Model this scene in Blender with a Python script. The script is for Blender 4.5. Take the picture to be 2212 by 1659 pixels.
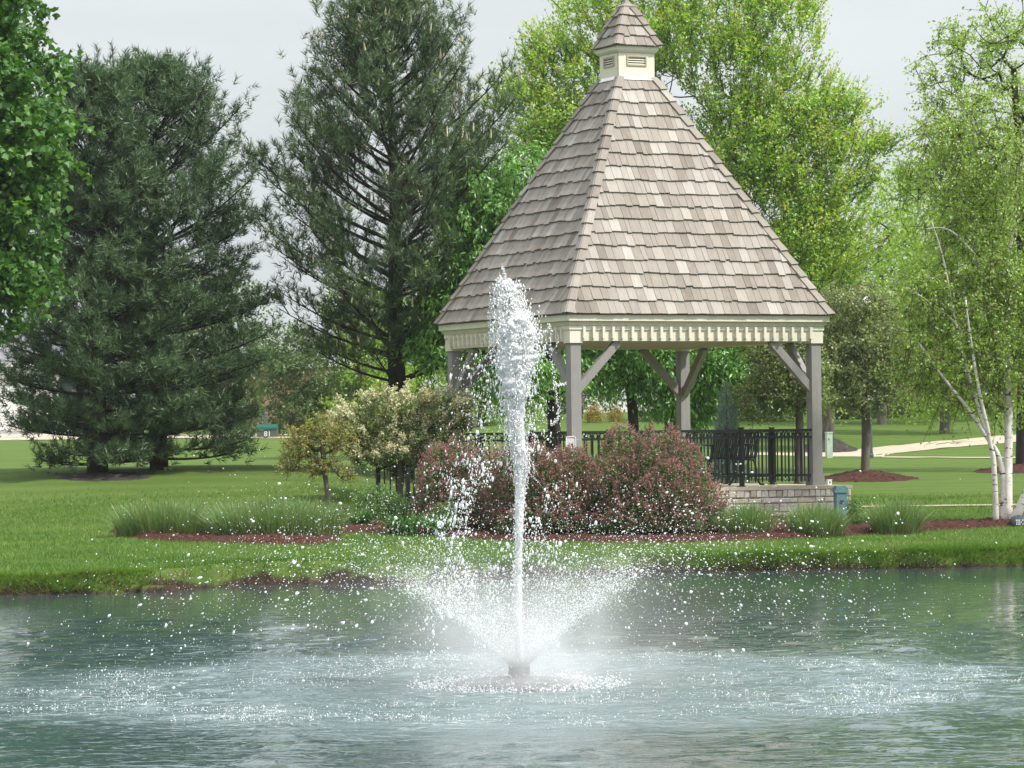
import bpy, math, random
import numpy as np
from mathutils import Vector, Matrix

random.seed(11)
rng = np.random.default_rng(11)
SC = bpy.context.scene
for o in list(bpy.data.objects):
    bpy.data.objects.remove(o)

# ------------------------------------------------------------------ camera
EYE = 1.85
FPX = 7345.0                     # focal length in 2212-pixel-wide picture units
PITCH = math.radians(0.948)
ROLL = math.radians(0.703)
cam = bpy.data.cameras.new('camera')
cam.sensor_width = 36.0
cam.lens = 36.0 * FPX / 2212.0
cam.clip_start = 0.5
cam.clip_end = 3000
camo = bpy.data.objects.new('camera', cam)
SC.collection.objects.link(camo)
camo.matrix_world = (Matrix.Translation((0, 0, EYE)) @ Matrix.Rotation(math.pi / 2 + PITCH, 4, 'X')
                     @ Matrix.Rotation(-ROLL, 4, 'Z'))
SC.camera = camo

# ------------------------------------------------------------------ light
SUN_EL, SUN_AZ = math.radians(53), math.radians(118)      # azimuth from +Y (ahead) towards +X
SKY_NISHITA = 0.045
SUN_STRENGTH = 2.6
EXPOSURE = 1.08
world = bpy.data.worlds.new('World')
SC.world = world
world.use_nodes = True
nt = world.node_tree
nt.nodes.clear()
n_out = nt.nodes.new('ShaderNodeOutputWorld')
n_bg = nt.nodes.new('ShaderNodeBackground')
n_sky = nt.nodes.new('ShaderNodeTexSky')
n_sky.sky_type = 'NISHITA'
n_sky.sun_disc = False
n_sky.sun_elevation = SUN_EL
n_sky.sun_rotation = SUN_AZ
n_sky.dust_density = 4.0
n_sky.air_density = 1.0
n_geo = nt.nodes.new('ShaderNodeTexCoord')
n_sep = nt.nodes.new('ShaderNodeSeparateXYZ')
nt.links.new(n_geo.outputs['Generated'], n_sep.inputs[0])
n_ramp = nt.nodes.new('ShaderNodeValToRGB')          # high thin cloud veil, brighter towards the zenith
cr = n_ramp.color_ramp
cr.elements[0].position = 0.0
cr.elements[0].color = (0.340, 0.364, 0.370, 1)
cr.elements[1].position = 1.0
cr.elements[1].color = (1.02, 1.06, 1.09, 1)
nt.links.new(n_sep.outputs['Z'], n_ramp.inputs['Fac'])
n_noise = nt.nodes.new('ShaderNodeTexNoise')
n_noise.inputs['Scale'].default_value = 5.0
n_noise.inputs['Detail'].default_value = 5.0
n_map = nt.nodes.new('ShaderNodeMapping')
n_map.inputs['Scale'].default_value = (1, 1, 4)
nt.links.new(n_geo.outputs['Generated'], n_map.inputs[0])
nt.links.new(n_map.outputs[0], n_noise.inputs['Vector'])
n_mr = nt.nodes.new('ShaderNodeMapRange')
n_mr.inputs['From Min'].default_value = 0.3
n_mr.inputs['From Max'].default_value = 0.7
n_mr.inputs['To Min'].default_value = 0.90
n_mr.inputs['To Max'].default_value = 1.09
nt.links.new(n_noise.outputs['Fac'], n_mr.inputs['Value'])
n_mul = nt.nodes.new('ShaderNodeMix')
n_mul.data_type = 'RGBA'
n_mul.blend_type = 'MULTIPLY'
n_mul.inputs['Factor'].default_value = 1.0
nt.links.new(n_ramp.outputs['Color'], n_mul.inputs['A'])
nt.links.new(n_mr.outputs['Result'], n_mul.inputs['B'])
n_sc = nt.nodes.new('ShaderNodeMix')
n_sc.data_type = 'RGBA'
n_sc.blend_type = 'MULTIPLY'
n_sc.inputs['Factor'].default_value = 1.0
n_sc.inputs['B'].default_value = (SKY_NISHITA,) * 3 + (1,)
nt.links.new(n_sky.outputs['Color'], n_sc.inputs['A'])
n_add = nt.nodes.new('ShaderNodeMix')
n_add.data_type = 'RGBA'
n_add.blend_type = 'MIX'
n_add.inputs['Factor'].default_value = 0.85
nt.links.new(n_sc.outputs['Result'], n_add.inputs['A'])
nt.links.new(n_mul.outputs['Result'], n_add.inputs['B'])
nt.links.new(n_add.outputs['Result'], n_bg.inputs['Color'])
n_bg.inputs['Strength'].default_value = 1.0
nt.links.new(n_bg.outputs[0], n_out.inputs['Surface'])

sun = bpy.data.lights.new('sun', 'SUN')
sun.energy = SUN_STRENGTH
sun.angle = math.radians(3.0)
sun.color = (1.0, 0.96, 0.88)
suno = bpy.data.objects.new('sun', sun)
SC.collection.objects.link(suno)
sdir = Vector((math.cos(SUN_EL) * math.sin(SUN_AZ), math.cos(SUN_EL) * math.cos(SUN_AZ), math.sin(SUN_EL)))
suno.rotation_euler = sdir.to_track_quat('Z', 'Y').to_euler()
suno.location = (0, 0, 40)

SC.view_settings.view_transform = 'Standard'
SC.view_settings.look = 'None'
SC.view_settings.exposure = EXPOSURE
SC.view_settings.gamma = 1
SC.view_settings.use_curve_mapping = False
SC.render.engine = 'CYCLES'
cy = SC.cycles
cy.max_bounces = 10
cy.diffuse_bounces = 8
cy.glossy_bounces = 3
cy.transmission_bounces = 4
cy.volume_bounces = 3
cy.transparent_max_bounces = 8
cy.sample_clamp_indirect = 6
cy.use_denoising = True
cy.caustics_reflective = False
cy.caustics_refractive = False

# ------------------------------------------------------------------ helpers
COL = SC.collection


def ray(px, py):
    """direction (per metre of depth) of a pixel of the 2212x1659 picture"""
    u, v = px - 1106.0, 829.5 - py
    c, s = math.cos(ROLL), math.sin(ROLL)
    u, v = u * c + v * s, -u * s + v * c
    cp, sp = math.cos(PITCH), math.sin(PITCH)
    x, y, z = u / FPX, cp - sp * v / FPX, sp + cp * v / FPX
    return x / y, z / y


def at(px, py, d):
    a, b = ray(px, py)
    return np.array([a * d, d, EYE + b * d])


def sstep(a, b, x):
    t = np.clip((np.asarray(x, float) - a) / (b - a), 0, 1)
    return t * t * (3 - 2 * t)


def vnoise(x, y, seed=0):
    """cheap smooth 2-d noise, -1..1"""
    x = np.asarray(x, float)
    y = np.asarray(y, float)
    xi, yi = np.floor(x).astype(np.int64), np.floor(y).astype(np.int64)
    fx, fy = x - xi, y - yi
    fx, fy = fx * fx * (3 - 2 * fx), fy * fy * (3 - 2 * fy)

    def h(a, b):
        n = np.sin(a * 127.1 + b * 311.7 + seed * 74.7) * 43758.5453
        return (n - np.floor(n)) * 2 - 1
    return ((h(xi, yi) * (1 - fx) + h(xi + 1, yi) * fx) * (1 - fy)
            + (h(xi, yi + 1) * (1 - fx) + h(xi + 1, yi + 1) * fx) * fy)


class MB:
    """collects geometry for ONE mesh object"""

    def __init__(s):
        s.v, s.f, s.t, s.g, s.n = [], [], [], [], 0

    def add(s, v, f, t=0.5, g=None):
        v = np.asarray(v, float).reshape(-1, 3)
        f = np.asarray(f, np.int64)
        if f.ndim == 1:
            f = f.reshape(1, -1)
        s.v.append(v)
        s.f.append(f + s.n)
        s.t.append(np.broadcast_to(np.asarray(t, float), (len(v),)).copy())
        s.g.append(v.copy() if g is None else np.asarray(g, float).reshape(-1, 3))
        s.n += len(v)

    BF = np.array([[0, 3, 2, 1], [4, 5, 6, 7], [0, 1, 5, 4], [1, 2, 6, 5], [2, 3, 7, 6], [3, 0, 4, 7]])

    def hexa(s, c8, t=0.5, g=None):
        s.add(c8, MB.BF, t, g)

    def box(s, c, d, rot=None, t=0.5):
        x, y, z = d[0] / 2, d[1] / 2, d[2] / 2
        v = np.array([[-x, -y, -z], [x, -y, -z], [x, y, -z], [-x, y, -z], [-x, -y, z], [x, -y, z], [x, y, z], [-x, y, z]])
        if rot is not None:
            v = v @ np.asarray(rot).T
        s.hexa(v + np.asarray(c, float), t)

    def beam(s, p0, p1, w, h, up=(0, 0, 1), t=0.5):
        p0, p1 = np.asarray(p0, float), np.asarray(p1, float)
        d = p1 - p0
        d /= np.linalg.norm(d)
        a = np.cross(d, up)
        a /= np.linalg.norm(a)
        b = np.cross(a, d)
        c = []
        for p in (p0, p1):
            for q in ((-1, -1), (1, -1), (1, 1), (-1, 1)):
                c.append(p + a * q[0] * w / 2 + b * q[1] * h / 2)
        s.hexa(np.array(c), t)

    def tube(s, pts, rad, n=6, t=0.5, cap=True):
        pts = np.asarray(pts, float)
        K = len(pts)
        rad = np.broadcast_to(np.asarray(rad, float), (K,))
        tan = np.gradient(pts, axis=0)
        tan /= np.linalg.norm(tan, axis=1)[:, None] + 1e-9
        ref = np.array([1.0, 0, 0]) if abs(tan[:, 0]).max() < 0.9 else np.array([0, 1.0, 0.1])
        a = np.cross(tan, ref)
        a /= np.linalg.norm(a, axis=1)[:, None] + 1e-9
        b = np.cross(tan, a)
        ang = np.linspace(0, 2 * math.pi, n, endpoint=False)
        v = pts[:, None] + rad[:, None, None] * (a[:, None] * np.cos(ang)[None, :, None] + b[:, None] * np.sin(ang)[None, :, None])
        i = np.arange(n)
        j = (i + 1) % n
        fs = [np.stack([k * n + i, k * n + j, (k + 1) * n + j, (k + 1) * n + i], 1) for k in range(K - 1)]
        s.add(v.reshape(-1, 3), np.concatenate(fs), t)
        if cap:
            s.f.append(np.array([list(range(n))[::-1]]) + s.n - K * n)
            s.f.append(np.array([list(range(n))]) + s.n - n)

    def lathe(s, prof, c=(0, 0, 0), n=20, t=0.5):
        prof = np.asarray(prof, float)
        ang = np.linspace(0, 2 * math.pi, n, endpoint=False)
        v = np.stack([prof[:, 0][:, None] * np.cos(ang), prof[:, 0][:, None] * np.sin(ang),
                      np.repeat(prof[:, 1][:, None], n, 1)], 2)
        i = np.arange(n)
        j = (i + 1) % n
        fs = [np.stack([k * n + i, k * n + j, (k + 1) * n + j, (k + 1) * n + i], 1) for k in range(len(prof) - 1)]
        s.add(v.reshape(-1, 3) + np.asarray(c, float), np.concatenate(fs), t)
        s.f.append(np.array([list(range(n))]) + s.n - n)

    def mesh(s, name, mat=None, smooth=False, grain=False):
        me = bpy.data.meshes.new(name)
        v = np.concatenate(s.v)
        tot = np.concatenate([np.full(len(f), f.shape[1]) for f in s.f])
        loops = np.concatenate([f.ravel() for f in s.f])
        me.vertices.add(len(v))
        me.vertices.foreach_set('co', v.ravel().astype(np.float32))
        me.loops.add(len(loops))
        me.loops.foreach_set('vertex_index', loops.astype(np.int32))
        me.polygons.add(len(tot))
        st = np.concatenate([[0], np.cumsum(tot)[:-1]]).astype(np.int32)
        me.polygons.foreach_set('loop_start', st)
        a = me.attributes.new('tint', 'FLOAT', 'POINT')
        a.data.foreach_set('value', np.concatenate(s.t).astype(np.float32))
        if grain:
            a = me.attributes.new('grain', 'FLOAT_VECTOR', 'POINT')
            a.data.foreach_set('vector', np.concatenate(s.g).ravel().astype(np.float32))
        me.polygons.foreach_set('use_smooth', np.full(len(tot), bool(smooth)))
        me.update(calc_edges=True)
        if mat:
            me.materials.append(mat)
        return me

    def build(s, name, mat=None, parent=None, smooth=False, grain=False, loc=None):
        o = bpy.data.objects.new(name, s.mesh(name, mat, smooth, grain))
        COL.objects.link(o)
        if parent is not None:
            o.parent = parent
        if loc is not None:
            o.location = loc
        return o


def tag(o, label=None, cat=None, group=None, kind=None):
    if label:
        o['label'] = label
    if cat:
        o['category'] = cat
    if group:
        o['group'] = group
    if kind:
        o['kind'] = kind
    return o


def empty(name, loc, rz=0.0):
    o = bpy.data.objects.new(name, None)
    o.empty_display_size = 0.2
    o.location = loc
    o.rotation_euler = (0, 0, rz)
    COL.objects.link(o)
    return o


def copy_tree(o, parent=None):
    c = o.copy()
    COL.objects.link(c)
    if parent is not None:
        c.parent = parent
    for ch in list(o.children):
        copy_tree(ch, c)
    return c


# ------------------------------------------------------------------ materials
class NT:
    def __init__(s, name):
        s.m = bpy.data.materials.new(name)
        s.m.use_nodes = True
        s.t = s.m.node_tree
        s.t.nodes.clear()
        s.out = s.n('OutputMaterial')

    def n(s, typ, **kw):
        nd = s.t.nodes.new('ShaderNode' + typ)
        for k, v in kw.items():
            setattr(nd, k, v)
        return nd

    def l(s, a, b):
        s.t.links.new(a, b)

    def noise(s, vec, scale, detail=4, rough=0.55, mapping=None):
        if mapping:
            mp = s.n('Mapping')
            mp.inputs['Scale'].default_value = mapping
            s.l(vec, mp.inputs[0])
            vec = mp.outputs[0]
        nd = s.n('TexNoise')
        nd.inputs['Scale'].default_value = scale
        nd.inputs['Detail'].default_value = detail
        nd.inputs['Roughness'].default_value = rough
        s.l(vec, nd.inputs['Vector'])
        return nd.outputs['Fac']

    def ramp(s, fac, stops):
        r = s.n('ValToRGB')
        e = r.color_ramp.elements
        while len(e) > 1:
            e.remove(e[-1])
        for i, (p, c) in enumerate(stops):
            el = e[0] if i == 0 else e.new(p)
            el.position = p
            el.color = tuple(c) + (1,)
        s.l(fac, r.inputs['Fac'])
        return r.outputs['Color']

    def mix(s, fac, a, b, blend='MIX'):
        m = s.n('Mix', data_type='RGBA', blend_type=blend)
        for sock, v in (('Factor', fac), ('A', a), ('B', b)):
            if isinstance(v, (int, float)):
                m.inputs[sock].default_value = v
            elif isinstance(v, tuple):
                m.inputs[sock].default_value = v + (1,)
            else:
                s.l(v, m.inputs[sock])
        return m.outputs['Result']

    def math(s, op, a, b=0.0, c=None):
        m = s.n('Math', operation=op)
        for i, v in enumerate((a, b) if c is None else (a, b, c)):
            if isinstance(v, (int, float)):
                m.inputs[i].default_value = v
            else:
                s.l(v, m.inputs[i])
        return m.outputs[0]

    def mapr(s, v, a, b, c=0.0, d=1.0):
        m = s.n('MapRange')
        m.inputs['From Min'].default_value = a
        m.inputs['From Max'].default_value = b
        m.inputs['To Min'].default_value = c
        m.inputs['To Max'].default_value = d
        s.l(v, m.inputs['Value'])
        return m.outputs['Result']

    def attr(s, name):
        a = s.n('Attribute')
        a.attribute_name = name
        return a

    def bump(s, h, strength, dist):
        b = s.n('Bump')
        b.inputs['Strength'].default_value = strength
        b.inputs['Distance'].default_value = dist
        s.l(h, b.inputs['Height'])
        return b.outputs['Normal']

    def pbr(s, color, rough=0.6, normal=None, spec=0.5, metal=0.0):
        p = s.n('BsdfPrincipled')
        if isinstance(color, tuple):
            p.inputs['Base Color'].default_value = color + (1,)
        else:
            s.l(color, p.inputs['Base Color'])
        if isinstance(rough, (int, float)):
            p.inputs['Roughness'].default_value = rough
        else:
            s.l(rough, p.inputs['Roughness'])
        p.inputs['Specular IOR Level'].default_value = spec
        p.inputs['Metallic'].default_value = metal
        if normal is not None:
            s.l(normal, p.inputs['Normal'])
        return p

    def end(s, shader):
        s.l(shader.outputs[0] if hasattr(shader, 'outputs') else shader, s.out.inputs['Surface'])
        return s.m

    def obj(s):
        return s.n('TexCoord').outputs['Object']

    def pos(s):
        return s.n('NewGeometry').outputs['Position']


def paint(name, col, rough=0.55, var=0.08, scale=6.0, bump=0.0, grain=0.0):
    m = NT(name)
    p = m.pos()
    nz = m.noise(p, scale, 5)
    c = m.mix(m.mapr(nz, 0.3, 0.7), tuple(x * (1 - var) for x in col), tuple(min(1, x * (1 + var)) for x in col))
    fine = m.noise(p, scale * 14, 3)
    c = m.mix(m.mapr(fine, 0.35, 0.75, 0, 0.25), c, tuple(x * 0.8 for x in col))
    if grain:
        gr_ = m.noise(m.obj(), 1.0, 4, 0.6, (34, 34, 1.6))
        c = m.mix(m.mapr(gr_, 0.42, 0.72, 0, grain), c, tuple(x * 0.62 for x in col))
        dirt = m.noise(m.obj(), 2.2, 5, 0.7)
        c = m.mix(m.mapr(dirt, 0.52, 0.75, 0, grain), c, tuple(x * q for x, q in zip(col, (0.70, 0.66, 0.58))))
    nrm = m.bump(fine, 0.4, bump) if bump else None
    return m.end(m.pbr(c, rough, nrm, 0.3))


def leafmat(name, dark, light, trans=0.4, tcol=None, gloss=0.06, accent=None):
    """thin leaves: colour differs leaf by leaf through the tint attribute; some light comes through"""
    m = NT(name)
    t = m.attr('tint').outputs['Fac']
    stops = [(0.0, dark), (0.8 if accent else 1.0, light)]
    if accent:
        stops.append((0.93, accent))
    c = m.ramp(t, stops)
    d = m.n('BsdfDiffuse')
    m.l(c, d.inputs['Color'])
    tr = m.n('BsdfTranslucent')
    tc = m.mix(1.0, c, tcol or (1.5, 1.6, 0.7), 'MULTIPLY')
    m.l(tc, tr.inputs['Color'])
    mx = m.n('MixShader')
    mx.inputs[0].default_value = trans
    m.l(d.outputs[0], mx.inputs[1])
    m.l(tr.outputs[0], mx.inputs[2])
    if gloss:
        g = m.n('BsdfGlossy')
        g.inputs['Roughness'].default_value = 0.45
        g.inputs['Color'].default_value = (0.8, 0.9, 0.85, 1)
        m2 = m.n('MixShader')
        m2.inputs[0].default_value = gloss
        m.l(mx.outputs[0], m2.inputs[1])
        m.l(g.outputs[0], m2.inputs[2])
        mx = m2
    return m.end(mx)


def barkmat(name, a, b, scale=9.0):
    m = NT(name)
    p = m.pos()
    nz = m.noise(p, scale, 6, 0.65, (1, 1, 0.25))
    c = m.ramp(nz, [(0.3, a), (0.7, b)])
    return m.end(m.pbr(c, 0.9, m.bump(nz, 0.8, 0.03), 0.2))


M = {}
M['cream'] = paint('cream_paint', (0.70, 0.665, 0.55), 0.5, 0.05, 3.0, grain=0.16)
M['grey'] = paint('grey_paint', (0.27, 0.262, 0.25), 0.6, 0.06, 4.0, 0.002, grain=0.30)
M['ceiling'] = paint('shaded_cream_paint', (0.42, 0.38, 0.28), 0.7, 0.06)  # cream with the soffit's shade put into a browner colour
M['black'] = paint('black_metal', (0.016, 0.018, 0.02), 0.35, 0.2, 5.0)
M['concrete'] = paint('concrete', (0.40, 0.34, 0.265), 0.85, 0.12, 2.5, 0.004)
M['slab'] = paint('slab_concrete', (0.50, 0.43, 0.33), 0.85, 0.14, 3.5, 0.004)
M['mortar'] = paint('mortar', (0.55, 0.48, 0.39), 0.95, 0.12, 9.0, 0.006)
M['pale_green'] = paint('pale_green_plastic', (0.40, 0.50, 0.42), 0.5, 0.12, 8.0)
M['teal'] = paint('teal_plastic', (0.10, 0.20, 0.21), 0.45, 0.25, 9.0)
M['lamp_paint'] = paint('dark_green_paint', (0.055, 0.075, 0.07), 0.45, 0.15, 6.0)
M['mail_green'] = paint('mailbox_green', (0.012, 0.10, 0.075), 0.35, 0.1)
M['mail_post'] = paint('mailbox_post_grey', (0.10, 0.11, 0.10), 0.6, 0.15)
M['white'] = paint('white_paint', (0.80, 0.80, 0.79), 0.5, 0.04)
M['sign'] = paint('sign_face', (0.62, 0.63, 0.62), 0.4, 0.05)
M['roof_grey'] = paint('asphalt_shingles', (0.20, 0.20, 0.22), 0.9, 0.2, 12)
M['glass_dark'] = paint('window_glass', (0.03, 0.04, 0.05), 0.08, 0.1)
M['plaque'] = paint('plaque_stone', (0.045, 0.055, 0.065), 0.7, 0.3, 20, 0.006)
M['float'] = paint('fountain_float', (0.20, 0.195, 0.20), 0.4, 0.2)
M['nozzle'] = paint('nozzle_metal', (0.16, 0.13, 0.11), 0.5, 0.3, 30)

m = NT('brick')
br = m.n('TexBrick')
br.inputs['Scale'].default_value = 4.0
br.inputs['Color1'].default_value = (0.30, 0.12, 0.075, 1)
br.inputs['Color2'].default_value = (0.36, 0.17, 0.11, 1)
br.inputs['Mortar'].default_value = (0.45, 0.40, 0.36, 1)
mp = m.n('Mapping')
mp.inputs['Rotation'].default_value = (math.pi / 2, 0, 0)
m.l(m.pos(), mp.inputs[0])
m.l(mp.outputs[0], br.inputs['Vector'])
M['brick'] = m.end(m.pbr(br.outputs['Color'], 0.9))

# weathered cedar shingles
m = NT('weathered_cedar')
t = m.attr('tint').outputs['Fac']
g = m.attr('grain').outputs['Vector']
base = m.ramp(t, [(0.0, (0.175, 0.155, 0.135)), (0.35, (0.262, 0.238, 0.212)), (0.7, (0.325, 0.302, 0.274)), (1.0, (0.42, 0.40, 0.372))])
gr = m.noise(g, 1.0, 5, 0.65, (90, 5, 1))
c = m.mix(m.mapr(gr, 0.35, 0.7, 0.0, 0.5), base, (0.17, 0.13, 0.11))
st = m.noise(g, 1.0, 3, 0.5, (14, 5, 1))
c = m.mix(m.mapr(st, 0.5, 0.8, 0.0, 0.35), c, (0.42, 0.33, 0.25))
M['cedar'] = m.end(m.pbr(c, 0.85, m.bump(gr, 0.5, 0.006), 0.25))

# wall stones
m = NT('limestone')
t = m.attr('tint').outputs['Fac']
base = m.ramp(t, [(0.0, (0.50, 0.45, 0.38)), (0.5, (0.66, 0.61, 0.54)), (1.0, (0.80, 0.76, 0.70))])
p = m.pos()
nz = m.noise(p, 14, 6, 0.6)
c = m.mix(m.mapr(nz, 0.4, 0.75, 0, 0.5), base, (0.36, 0.28, 0.21))
M['stone'] = m.end(m.pbr(c, 0.9, m.bump(m.noise(p, 30, 5), 0.8, 0.012), 0.2))

# mulch
m = NT('red_mulch')
p = m.pos()
n1 = m.noise(p, 26, 6, 0.7)
c = m.ramp(n1, [(0.3, (0.022, 0.010, 0.008)), (0.5, (0.060, 0.024, 0.018)), (0.68, (0.115, 0.052, 0.038))])
t = m.attr('tint').outputs['Fac']
c = m.mix(m.mapr(t, 0.55, 1.0, 0.0, 0.7), c, (0.15, 0.072, 0.052))
M['mulch'] = m.end(m.pbr(c, 0.95, m.bump(m.noise(p, 40, 4), 1.0, 0.03), 0.15))
m = NT('dark_mulch')
p = m.pos()
c = m.ramp(m.noise(p, 20, 5), [(0.3, (0.012, 0.010, 0.009)), (0.7, (0.045, 0.035, 0.03))])
M['dark_mulch'] = m.end(m.pbr(c, 0.95))

# lawn and soil
m = NT('lawn')
p = m.pos()
n1 = m.noise(p, 0.35, 4)
n2 = m.noise(p, 2.2, 5, 0.6)
n3 = m.noise(p, 30, 4, 0.7)
c = m.ramp(n1, [(0.3, (0.078, 0.135, 0.026)), (0.7, (0.118, 0.178, 0.040))])
c = m.mix(m.mapr(n2, 0.35, 0.7, 0, 0.75), c, (0.135, 0.185, 0.045))
mw = m.n('TexWave')
mw.inputs['Scale'].default_value = 0.22
mw.inputs['Distortion'].default_value = 2.5
mw.inputs['Detail'].default_value = 2.0
mmp = m.n('Mapping')
mmp.inputs['Rotation'].default_value = (0, 0, math.radians(78))
m.l(p, mmp.inputs[0])
m.l(mmp.outputs[0], mw.inputs['Vector'])
c = m.mix(m.mapr(mw.outputs['Fac'], 0, 1, 0.0, 0.6), c, (0.070, 0.125, 0.020))
n4 = m.noise(p, 6.5, 6, 0.75, (0.6, 1.3, 1))
c = m.mix(m.mapr(n4, 0.45, 0.7, 0, 0.45), c, (0.060, 0.105, 0.020))
c = m.mix(m.mapr(n4, 0.42, 0.28, 0, 0.35), c, (0.165, 0.190, 0.070))
c = m.mix(m.mapr(n3, 0.4, 0.75, 0, 0.6), c, (0.040, 0.085, 0.012))
sep = m.n('SeparateXYZ')
m.l(p, sep.inputs[0])
soil = m.ramp(m.noise(p, 9, 6, 0.7), [(0.3, (0.020, 0.014, 0.010)), (0.7, (0.075, 0.052, 0.036))])
zz = m.math('ADD', sep.outputs['Z'], m.math('MULTIPLY', m.math('SUBTRACT', m.noise(p, 1.1, 5, 0.65), 0.5), 0.75))
sf = m.mapr(zz, 0.06, 0.13, 1.0, 0.0)
dt = m.attr('tint').outputs['Fac']
worn = m.math('MULTIPLY', m.mapr(n2, 0.55, 0.74), dt)
c = m.mix(worn, c, (0.135, 0.115, 0.050))
c = m.mix(sf, c, soil)
M['lawn'] = m.end(m.pbr(c, 0.95, m.bump(n3, 0.7, 0.05), 0.12))
M['blade'] = leafmat('grass_blades', (0.062, 0.140, 0.018), (0.155, 0.255, 0.040), 0.35, (1.3, 1.4, 0.7), 0.03, (0.20, 0.19, 0.075))

# pond water
FCX, FCY = at(1122, 1478, 25.7)[0], 25.7
m = NT('pond_water')
p = m.pos()
sub = m.n('VectorMath', operation='SUBTRACT')
m.l(p, sub.inputs[0])
sub.inputs[1].default_value = (FCX, FCY, 0)
ln = m.n('VectorMath', operation='LENGTH')
m.l(sub.outputs[0], ln.inputs[0])
r = ln.outputs['Value']
ring_n = m.noise(p, 0.8, 4)
rr = m.math('ADD', r, m.math('MULTIPLY', m.math('SUBTRACT', ring_n, 0.5), 2.4))
aer = m.mapr(rr, 3.4, 4.9, 1.0, 0.0)                                # aerated, ruffled water round the fountain
sy_ = m.n('SeparateXYZ')
m.l(p, sy_.inputs[0])
calm = m.mapr(sy_.outputs['Y'], 27.0, 42.0, 1.0, 0.16)
patch = m.mapr(m.noise(p, 0.22, 3), 0.35, 0.65, 0.45, 1.25)
amp = m.math('MULTIPLY', calm, patch)


def wave_height(off):
    v = m.n('VectorMath', operation='ADD')
    m.l(p, v.inputs[0])
    v.inputs[1].default_value = off
    q = v.outputs[0]
    a1 = m.noise(q, 1.5, 2, 0.5, (0.8, 1.2, 1))
    a2 = m.noise(q, 4.6, 3, 0.55, (0.75, 1.25, 1))
    a3 = m.noise(q, 24.0, 2, 0.5)
    hh = m.math('ADD', m.math('MULTIPLY', a1, WAVE1), m.math('MULTIPLY', a2, WAVE2))
    hh = m.math('MULTIPLY', hh, amp)
    return m.math('ADD', hh, m.math('MULTIPLY', m.math('MULTIPLY', a3, aer), WAVE3))


WAVE1, WAVE2, WAVE3, EPS = 0.0, 0.035, 0.009, 0.012
h0_, hx_, hy_ = wave_height((0, 0, 0)), wave_height((EPS, 0, 0)), wave_height((0, EPS, 0))
cmb = m.n('CombineXYZ')
m.l(m.math('DIVIDE', m.math('SUBTRACT', h0_, hx_), EPS), cmb.inputs['X'])
m.l(m.math('DIVIDE', m.math('SUBTRACT', h0_, hy_), EPS), cmb.inputs['Y'])
cmb.inputs['Z'].default_value = 1.0
b = m.n('VectorMath', operation='NORMALIZE')
m.l(cmb.outputs[0], b.inputs[0])
fo = m.noise(p, 9, 6, 0.72, (0.7, 1.6, 1))
big_ = m.mapr(m.noise(p, 1.3, 3, 0.6), 0.46, 0.62)
foam_zone = m.math('MULTIPLY', m.math('MULTIPLY', m.mapr(r, 1.2, 2.6, 0.10, 0.62), m.mapr(r, 3.5, 4.3, 1.0, 0.0)), big_)
foam_zone = m.math('MAXIMUM', foam_zone, m.mapr(rr, 0.6, 1.5, 0.7, 0.0))
body = m.mix(m.math('MULTIPLY', aer, 0.75), (0.040, 0.074, 0.074), (0.125, 0.182, 0.192))
foam = m.math('MULTIPLY', m.mapr(fo, 0.52, 0.66), foam_zone)
body = m.mix(foam, body, (0.78, 0.83, 0.85))
rough = m.mapr(aer, 0, 1, 0.03, 0.16)
pp = m.pbr(body, rough, b.outputs[0], 0.5)
pp.inputs['IOR'].default_value = 1.33
M['water'] = m.end(pp)

# white broken water
m = NT('white_water')
d = m.n('BsdfDiffuse')
d.inputs['Color'].default_value = (0.97, 0.98, 0.985, 1)
tr = m.n('BsdfTranslucent')
tr.inputs['Color'].default_value = (0.97, 0.985, 0.99, 1)
mx = m.n('MixShader')
mx.inputs[0].default_value = 0.42
m.l(d.outputs[0], mx.inputs[1])
m.l(tr.outputs[0], mx.inputs[2])
gl = m.n('BsdfGlossy')
gl.inputs['Roughness'].default_value = 0.12
m2 = m.n('MixShader')
m2.inputs[0].default_value = 0.12
m.l(mx.outputs[0], m2.inputs[1])
m.l(gl.outputs[0], m2.inputs[2])
M['drops'] = m.end(m2)

M['bark_dark'] = barkmat('dark_bark', (0.018, 0.014, 0.012), (0.060, 0.048, 0.040))
M['bark_grey'] = barkmat('grey_bark', (0.060, 0.052, 0.045), (0.16, 0.14, 0.12))
M['bark_twig'] = barkmat('twig_bark', (0.07, 0.055, 0.040), (0.14, 0.11, 0.08))
m = NT('birch_bark')
p = m.pos()
n1 = m.noise(p, 1.0, 4, 0.6, (6, 6, 20))
n2 = m.noise(p, 5.0, 4)
c = m.mix(m.mapr(n2, 0.35, 0.7), (0.52, 0.47, 0.43), (0.74, 0.71, 0.68))
c = m.mix(m.mapr(n1, 0.58, 0.63), c, (0.05, 0.042, 0.038))
M['birch'] = m.end(m.pbr(c, 0.8, None, 0.2))

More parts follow.
